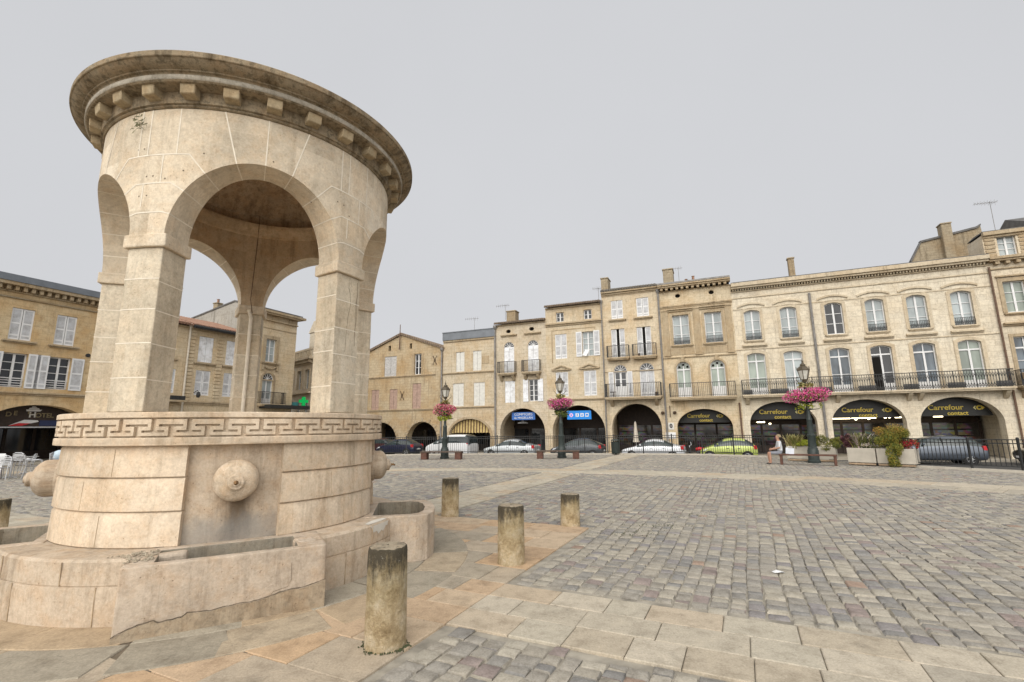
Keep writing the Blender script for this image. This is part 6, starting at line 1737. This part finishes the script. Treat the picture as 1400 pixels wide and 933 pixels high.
m = MB(); m.tube([(.46, -.32, 1.02), (.44, 0, 1.0), (.46, .32, 1.02)], .02, 6); m.tube([(.46, .3, 1.02), (.44, .34, 1.2)], .01, 5); m.build('handlebar', M['alu'], e)
m = MB(); m.lathe([(0, -.06), (.07, -.03), (.075, .02), (0, .03)], 12); m.v = [(.36 - c, a, .9 + b) for a, b, c in m.v]; m.build('headlight', M['clearlamp'], e)

# closed parasol in the tall house arch
e = empty('parasol', rowpt(-6.1, GR + .1, .9), ROWA, 'closed cream parasol standing in the arch of the tall house', 'parasol')
m = MB(); m.tube([(0, 0, 0), (0, 0, 2.65)], .025, 8); m.lathe([(.25, 0), (.25, .05), (.05, .09), (.03, .12)], 16); m.build('pole', M['alu'], e)
m = MB(); n = 24; prof = [(.245, .95), (.21, 1.05), (.16, 1.5), (.11, 2.1), (.09, 2.4), (.06, 2.55), (0, 2.62)]
m.lathe(prof, n)
m.v = [(x * (1 + .16 * math.cos(6 * math.atan2(y, x))), y * (1 + .16 * math.cos(6 * math.atan2(y, x))), z) for x, y, z in m.v]
cn = m.build('canopy', M['cream'], e, smooth=True)
m = MB(); m.lathe([(.15, 1.25), (.165, 1.27), (.165, 1.31), (.15, 1.33)], 20); m.build('tie', M['pallet'], cn)

# ------------------------------------------------------------------ cafe terrace by the hotel
def chair_at(x, y, rz, label, first=[]):
    if not first:
        e = empty('cafe_chair', (0, 0, 0), 0, label, 'chair', 'aluminium cafe chairs on the terrace')
        for sx in (-1, 1):
            m = MB(); m.tube([(sx * .24, -.24, 0), (sx * .25, -.22, .45), (sx * .26, -.20, .64), (sx * .27, -.12, .68), (sx * .26, .12, .68), (sx * .23, .24, .70)], .014, 6); m.build('leg', M['alu'], e)
            m = MB(); m.tube([(sx * .22, .30, 0), (sx * .21, .22, .45), (sx * .21, .30, .84)], .014, 6); m.build('leg', M['alu'], e)
        m = MB(); m.box(-.21, .21, -.22, .22, .43, .45); m.tube([(-.22, -.22, .44), (.22, -.22, .44), (.22, .22, .44), (-.22, .22, .44), (-.22, -.22, .44)], .013, 6); m.build('seat', plain('grey_weave', (.20, .19, .19), .8), e)
        m = MB(); m.tube([(-.21, .29, .80), (-.12, .31, .87), (.12, .31, .87), (.21, .29, .80)], .014, 6)
        for k in range(5): m.box(-.2, .2, .26 + .004 * k, .275 + .004 * k, .52 + k * .065, .56 + k * .065)
        m.build('backrest', M['alu'], e)
        first.append(e)
    else:
        e = copy_tree(first[0])
    e.location = (x, y, 0); e.rotation_euler = (0, 0, rz); e['label'] = label
    return e
TL = [('foremost aluminium cafe chair at the left picture edge', -19.5, 18.6, .6), ('aluminium cafe chair turned sideways beside the boss of the fountain', -19.1, 19.5, 2.3),
      ('aluminium cafe chair between the two round tables', -20.3, 20.3, -1.0), ('aluminium cafe chair with the pale blue jacket on it', -20.25, 21.75, 1.2),
      ('aluminium cafe chair farthest left on the terrace', -21.6, 20.3, .2), ('aluminium cafe chair nearest the dark cafe arch', -22.3, 22.2, 3.3)]
for l, x, y, r in TL: chair_at(x, y, r, l)
tb = None
for l, x, y in (('small round aluminium cafe table nearest the viewer', -19.9, 19.4), ('small round aluminium cafe table closer to the hotel arch', -21.2, 21.3)):
    if tb is None:
        e = empty('cafe_table', (0, 0, 0), 0, l, 'table', 'small cafe tables on the terrace')
        m = MB(); m.lathe([(0, .70), (.34, .70), (.35, .71), (.35, .725), (0, .73)], 28); m.build('tabletop', M['alu'], e, smooth=True, split=40)
        m = MB(); m.tube([(0, 0, .05), (0, 0, .70)], .03, 8)
        for k in range(4): m.bar((0, 0, .05), (.28 * math.cos(PI / 2 * k), .28 * math.sin(PI / 2 * k), .015), .03)
        m.build('pedestal', M['alu'], e); tb = e
    else: e = copy_tree(tb)
    e.location = (x, y, 0); e['label'] = l
mb = MB(); mb.lathe([(.05, .0), (.17, .02), (.24, .12), (.25, .26), (.19, .40), (.08, .46), (0, .47)], 20)
r = random.Random(4); mb.v = [(x * 1.0 + .03 * math.sin(z * 14 + x * 9), y * .6 + .03 * math.sin(z * 18), z) for x, y, z in mb.v]
o = mb.build('jacket', plain('pale_blue_cloth', (.48, .58, .66), .85, var=.12), None, smooth=True); o.location = (-20.4, 21.95, .50); o.rotation_euler = (0, 0, .7)
tag(o, 'pale blue jacket bundled over the back of a cafe chair', 'jacket')
e = empty('menu_board', (-20.35, 18.75, 0), R(30), 'slanted white board standing at the left picture edge by the cafe chairs', 'board')
m = MB(); m.add([(-.5, 0, .05), (.5, 0, .05), (.5, .28, .95), (-.5, .28, .95), (-.5, .04, .05), (.5, .04, .05), (.5, .32, .95), (-.5, .32, .95)], [(0, 1, 2, 3), (7, 6, 5, 4), (0, 4, 5, 1), (1, 5, 6, 2), (2, 6, 7, 3), (3, 7, 4, 0)]); m.build('board', M['white'], e)
m = MB(); m.bar((-.4, .3, .85), (-.4, .62, 0), .03); m.bar((.4, .3, .85), (.4, .62, 0), .03); m.build('stand', M['alu'], e)

# ------------------------------------------------------------------ person on the bench
def person_seated(loc, rz, label):
    J = {}; E_ = []
    def j(n, p, r, par=None):
        J[n] = (Vector(p), r); 
        if par: E_.append((par, n))
    j('pelvis', (0, .02, .56), .135); j('waist', (0, .03, .70), .120, 'pelvis'); j('chest', (0, .01, .88), .135, 'waist'); j('upper', (0, .0, .98), .105, 'chest')
    j('neck', (0, -.02, 1.08), .05, 'upper'); j('jaw', (0, -.045, 1.15), .066, 'neck'); j('skull', (0, -.03, 1.24), .088, 'jaw'); j('top', (0, -.02, 1.30), .062, 'skull')
    for s, n in ((-1, 'l'), (1, 'r')):
        j(n + 'sh', (s * .175, .0, 1.0), .062, 'upper'); j(n + 'el', (s * .24, -.06, .76), .045, n + 'sh'); j(n + 'wr', (s * .12, -.26, .70), .030, n + 'el'); j(n + 'palm', (s * .09, -.32, .69), .034, n + 'wr')
        for k in range(4):
            o = (k - 1.5) * .021; L = (.062, .075, .07, .055)[k]
            j(n + f'f{k}a', (s * (.085 + o * .4) , -.355, .685 + o), .0095, n + 'palm'); j(n + f'f{k}b', (s * (.06 + o * .3), -.355 - L * .6, .675 + o), .0085, n + f'f{k}a'); j(n + f'f{k}c', (s * (.035), -.355 - L * .8, .66 + o), .007, n + f'f{k}b')
        j(n + 'ta', (s * .09, -.32, .725), .011, n + 'palm'); j(n + 'tb', (s * .07, -.36, .75), .009, n + 'ta')
        j(n + 'hip', (s * .09, -.02, .53), .095, 'pelvis'); j(n + 'kn', (s * .11, -.44, .53), .062, n + 'hip'); j(n + 'cf', (s * .11, -.43, .36), .056, n + 'kn'); j(n + 'an', (s * .11, -.42, .10), .036, n + 'cf'); j(n + 'toe', (s * .12, -.56, .045), .034, n + 'an')
    bm = bmesh.new(); sk = bm.verts.layers.skin.verify(); B = {}
    for n, (p, r) in J.items():
        v = bm.verts.new(p); v[sk].radius = (r, r); v[sk].use_root = n == 'pelvis'; B[n] = v
    for a, b in E_: bm.edges.new((B[a], B[b]))
    me = bpy.data.meshes.new('person'); bm.to_mesh(me); bm.free()
    e = empty('person', loc, rz, label, 'person')
    o = bpy.data.objects.new('body', me); COL.objects.link(o)
    o.modifiers.new('skin', 'SKIN'); sb = o.modifiers.new('sub', 'SUBSURF'); sb.levels = sb.render_levels = 2
    baked(o); o.parent = e
    skin = plain('skin', (.40, .22, .15), .6, var=.06); shirt = plain('white_shirt', (.50, .51, .53), .85, var=.06); shorts = plain('grey_shorts', (.20, .21, .24), .85); shoe = plain('dark_shoe', (.04, .035, .03), .6)
    for mt in (skin, shirt, shorts, shoe): o.data.materials.append(mt)
    for p in o.data.polygons:
        c = p.center; p.use_smooth = True
        if c.z < .10: p.material_index = 3
        elif c.z > 1.055: p.material_index = 0
        elif c.z > .64 and (c.y > -.12 and (abs(c.x) < .2 or c.z > .80)): p.material_index = 1
        elif c.z > .43 and c.z <= .66 and c.y > -.40 and abs(c.x) < .24 and not (c.y < -.2 and c.z > .63): p.material_index = 2
    m = MB()
    m.lathe([(.001, .085), (.045, .075), (.082, .04), (.095, -.01), (.088, -.055)], 16); m.v = [(x, y * 1.08 - .005 + .025, z + 1.265) for x, y, z in m.v]; m.build('hair', plain('fair_hair', (.26, .20, .12), .8, var=.3), e, smooth=True)
    m = MB(); m.prism([(-.118 + .0, 1.20), (-.095, 1.185), (-.098, 1.215)], -.012, .012, ax='yz')
    m.build('nose', skin, e)
    m = MB()
    for s in (-1, 1): m.lathe([(0, -.008), (.012, -.004), (.012, .004), (0, .008)], 8, (s * .034, -.112, 1.235))
    m.build('eye', plain('eye_dark', (.05, .035, .03), .3), e)
    m = MB()
    for s in (-1, 1): m.lathe([(0, -.03), (.012, -.015), (.014, .01), (0, .03)], 8, (s * .09, -.02, 1.215))
    m.build('ear', skin, e)
    m = MB(); m.box(-.02, .02, -.112, -.104, 1.155, 1.162); m.build('mouth', plain('lip', (.35, .14, .12), .6), e)
    return e
BA = R(-31.5)
person_seated(Vector((11.90, 21.80, -.03)), R(-105), 'person in a white shirt sitting on the left end of the wooden bench')
mb = MB(); mb.box(-.16, .16, -.04, .04, 0, .26); mb.tube([(-.08, 0, .26), (-.06, 0, .33), (.06, 0, .33), (.08, 0, .26)], .008, 5)
o = mb.build('carrier_bag', plain('pale_bag', (.60, .63, .70), .7, var=.1), None, bevel=.02); o.location = (11.88 + .32, 21.55, .46); o.rotation_euler = (0, .1, R(-25))
tag(o, 'pale carrier bag standing on the bench beside the seated person', 'bag')

# ------------------------------------------------------------------ camera, light, sky
f_, H_ = 650.0, 1.75
pt_, rl_ = math.atan(118 / 650), math.atan(.011)
up = Vector((-math.sin(rl_) * math.cos(pt_), math.cos(rl_) * math.cos(pt_), math.sin(pt_)))   # world up in camera (right, up, forward)
fw = (Vector((0, 0, 1)) - up * up.z).normalized(); rt = Vector((up.y * fw.z - up.z * fw.y, up.z * fw.x - up.x * fw.z, up.x * fw.y - up.y * fw.x))
if rt.x < 0: rt = -rt
# rows give world x, y, z expressed in camera axes
cx_ = Vector((rt.x, fw.x, up.x)); cy_ = Vector((rt.y, fw.y, up.y)); cz_ = -Vector((rt.z, fw.z, up.z))
cam = bpy.data.cameras.new('camera'); co_ = bpy.data.objects.new('camera', cam); COL.objects.link(co_)
mat = Matrix((cx_, cy_, cz_)).transposed().to_4x4(); mat.translation = Vector((0, 0, H_)); co_.matrix_world = mat
cam.sensor_width = 36; cam.sensor_fit = 'HORIZONTAL'; cam.lens = 36 * f_ / 1400; cam.clip_end = 2000; cam.clip_start = .05
SC.camera = co_

SUN_EL, SUN_AZ = 34, 197      # azimuth clockwise from +Y: behind the camera, slightly left
w = bpy.data.worlds.new('World'); SC.world = w; w.use_nodes = True
nt = w.node_tree; nd = nt.nodes; lk = nt.links
bg = nd['Background']; bg.inputs['Strength'].default_value = .1
sky = nd.new('ShaderNodeTexSky'); sky.sky_type = 'NISHITA'; sky.sun_disc = False; sky.sun_elevation = R(SUN_EL); sky.sun_rotation = R(SUN_AZ)
hs = nd.new('ShaderNodeHueSaturation'); hs.inputs['Saturation'].default_value = .15; lk.new(sky.outputs[0], hs.inputs['Color'])
tc = nd.new('ShaderNodeTexCoord'); sp = nd.new('ShaderNodeSeparateXYZ'); lk.new(tc.outputs['Generated'], sp.inputs[0])
# overcast: bright lobe round the sun direction, added out of view to light the facades
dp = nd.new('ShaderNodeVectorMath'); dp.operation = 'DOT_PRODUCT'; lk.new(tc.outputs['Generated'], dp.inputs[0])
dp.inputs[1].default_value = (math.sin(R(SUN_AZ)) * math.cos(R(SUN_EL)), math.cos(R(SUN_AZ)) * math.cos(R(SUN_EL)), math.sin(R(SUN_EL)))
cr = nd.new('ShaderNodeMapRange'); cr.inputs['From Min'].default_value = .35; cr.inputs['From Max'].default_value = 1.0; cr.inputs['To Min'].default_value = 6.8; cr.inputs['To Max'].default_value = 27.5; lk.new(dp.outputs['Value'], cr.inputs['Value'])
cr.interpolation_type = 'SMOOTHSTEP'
no = nd.new('ShaderNodeTexNoise'); no.inputs['Scale'].default_value = 1.6; no.inputs['Detail'].default_value = 4; lk.new(tc.outputs['Generated'], no.inputs['Vector'])
nm = nd.new('ShaderNodeMapRange'); nm.inputs['To Min'].default_value = .93; nm.inputs['To Max'].default_value = 1.06; lk.new(no.outputs['Fac'], nm.inputs['Value'])
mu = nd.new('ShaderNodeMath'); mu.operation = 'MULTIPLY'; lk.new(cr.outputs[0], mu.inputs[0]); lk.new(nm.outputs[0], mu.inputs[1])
wf = nd.new('ShaderNodeMapRange'); wf.inputs['From Min'].default_value = 6.6; wf.inputs['From Max'].default_value = 14.0; lk.new(cr.outputs[0], wf.inputs['Value'])
wc = nd.new('ShaderNodeMix'); wc.data_type = 'RGBA'; lk.new(wf.outputs[0], wc.inputs[0]); wc.inputs[6].default_value = (.97, .985, 1.025, 1); wc.inputs[7].default_value = (1.035, 1.0, .945, 1)
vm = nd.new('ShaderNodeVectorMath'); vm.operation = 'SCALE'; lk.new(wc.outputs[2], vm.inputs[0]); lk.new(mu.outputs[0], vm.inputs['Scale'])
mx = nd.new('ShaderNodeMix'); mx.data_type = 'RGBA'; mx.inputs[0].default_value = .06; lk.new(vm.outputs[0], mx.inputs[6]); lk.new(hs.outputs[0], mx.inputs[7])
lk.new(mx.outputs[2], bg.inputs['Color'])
sl = bpy.data.lights.new('sun', 'SUN'); sl.energy = .9; sl.angle = R(40); sl.color = (1, .96, .90)
so = bpy.data.objects.new('sun', sl); COL.objects.link(so); so.rotation_euler = (R(90 - SUN_EL), 0, R(180 - SUN_AZ) + PI * 0)
d = Vector((math.sin(R(SUN_AZ)) * math.cos(R(SUN_EL)), math.cos(R(SUN_AZ)) * math.cos(R(SUN_EL)), math.sin(R(SUN_EL))))
so.rotation_euler = d.to_track_quat('Z', 'Y').to_euler(); so.location = d * 60

vs_ = SC.view_settings; vs_.view_transform = 'Standard'; vs_.look = 'None'; vs_.gamma = 1; vs_.exposure = 0.0; vs_.use_curve_mapping = False
SC.render.engine = 'CYCLES'; SC.cycles.use_denoising = True; SC.cycles.max_bounces = 6; SC.cycles.diffuse_bounces = 4; SC.cycles.glossy_bounces = 3
SC.cycles.use_adaptive_sampling = True; SC.cycles.adaptive_threshold = .015
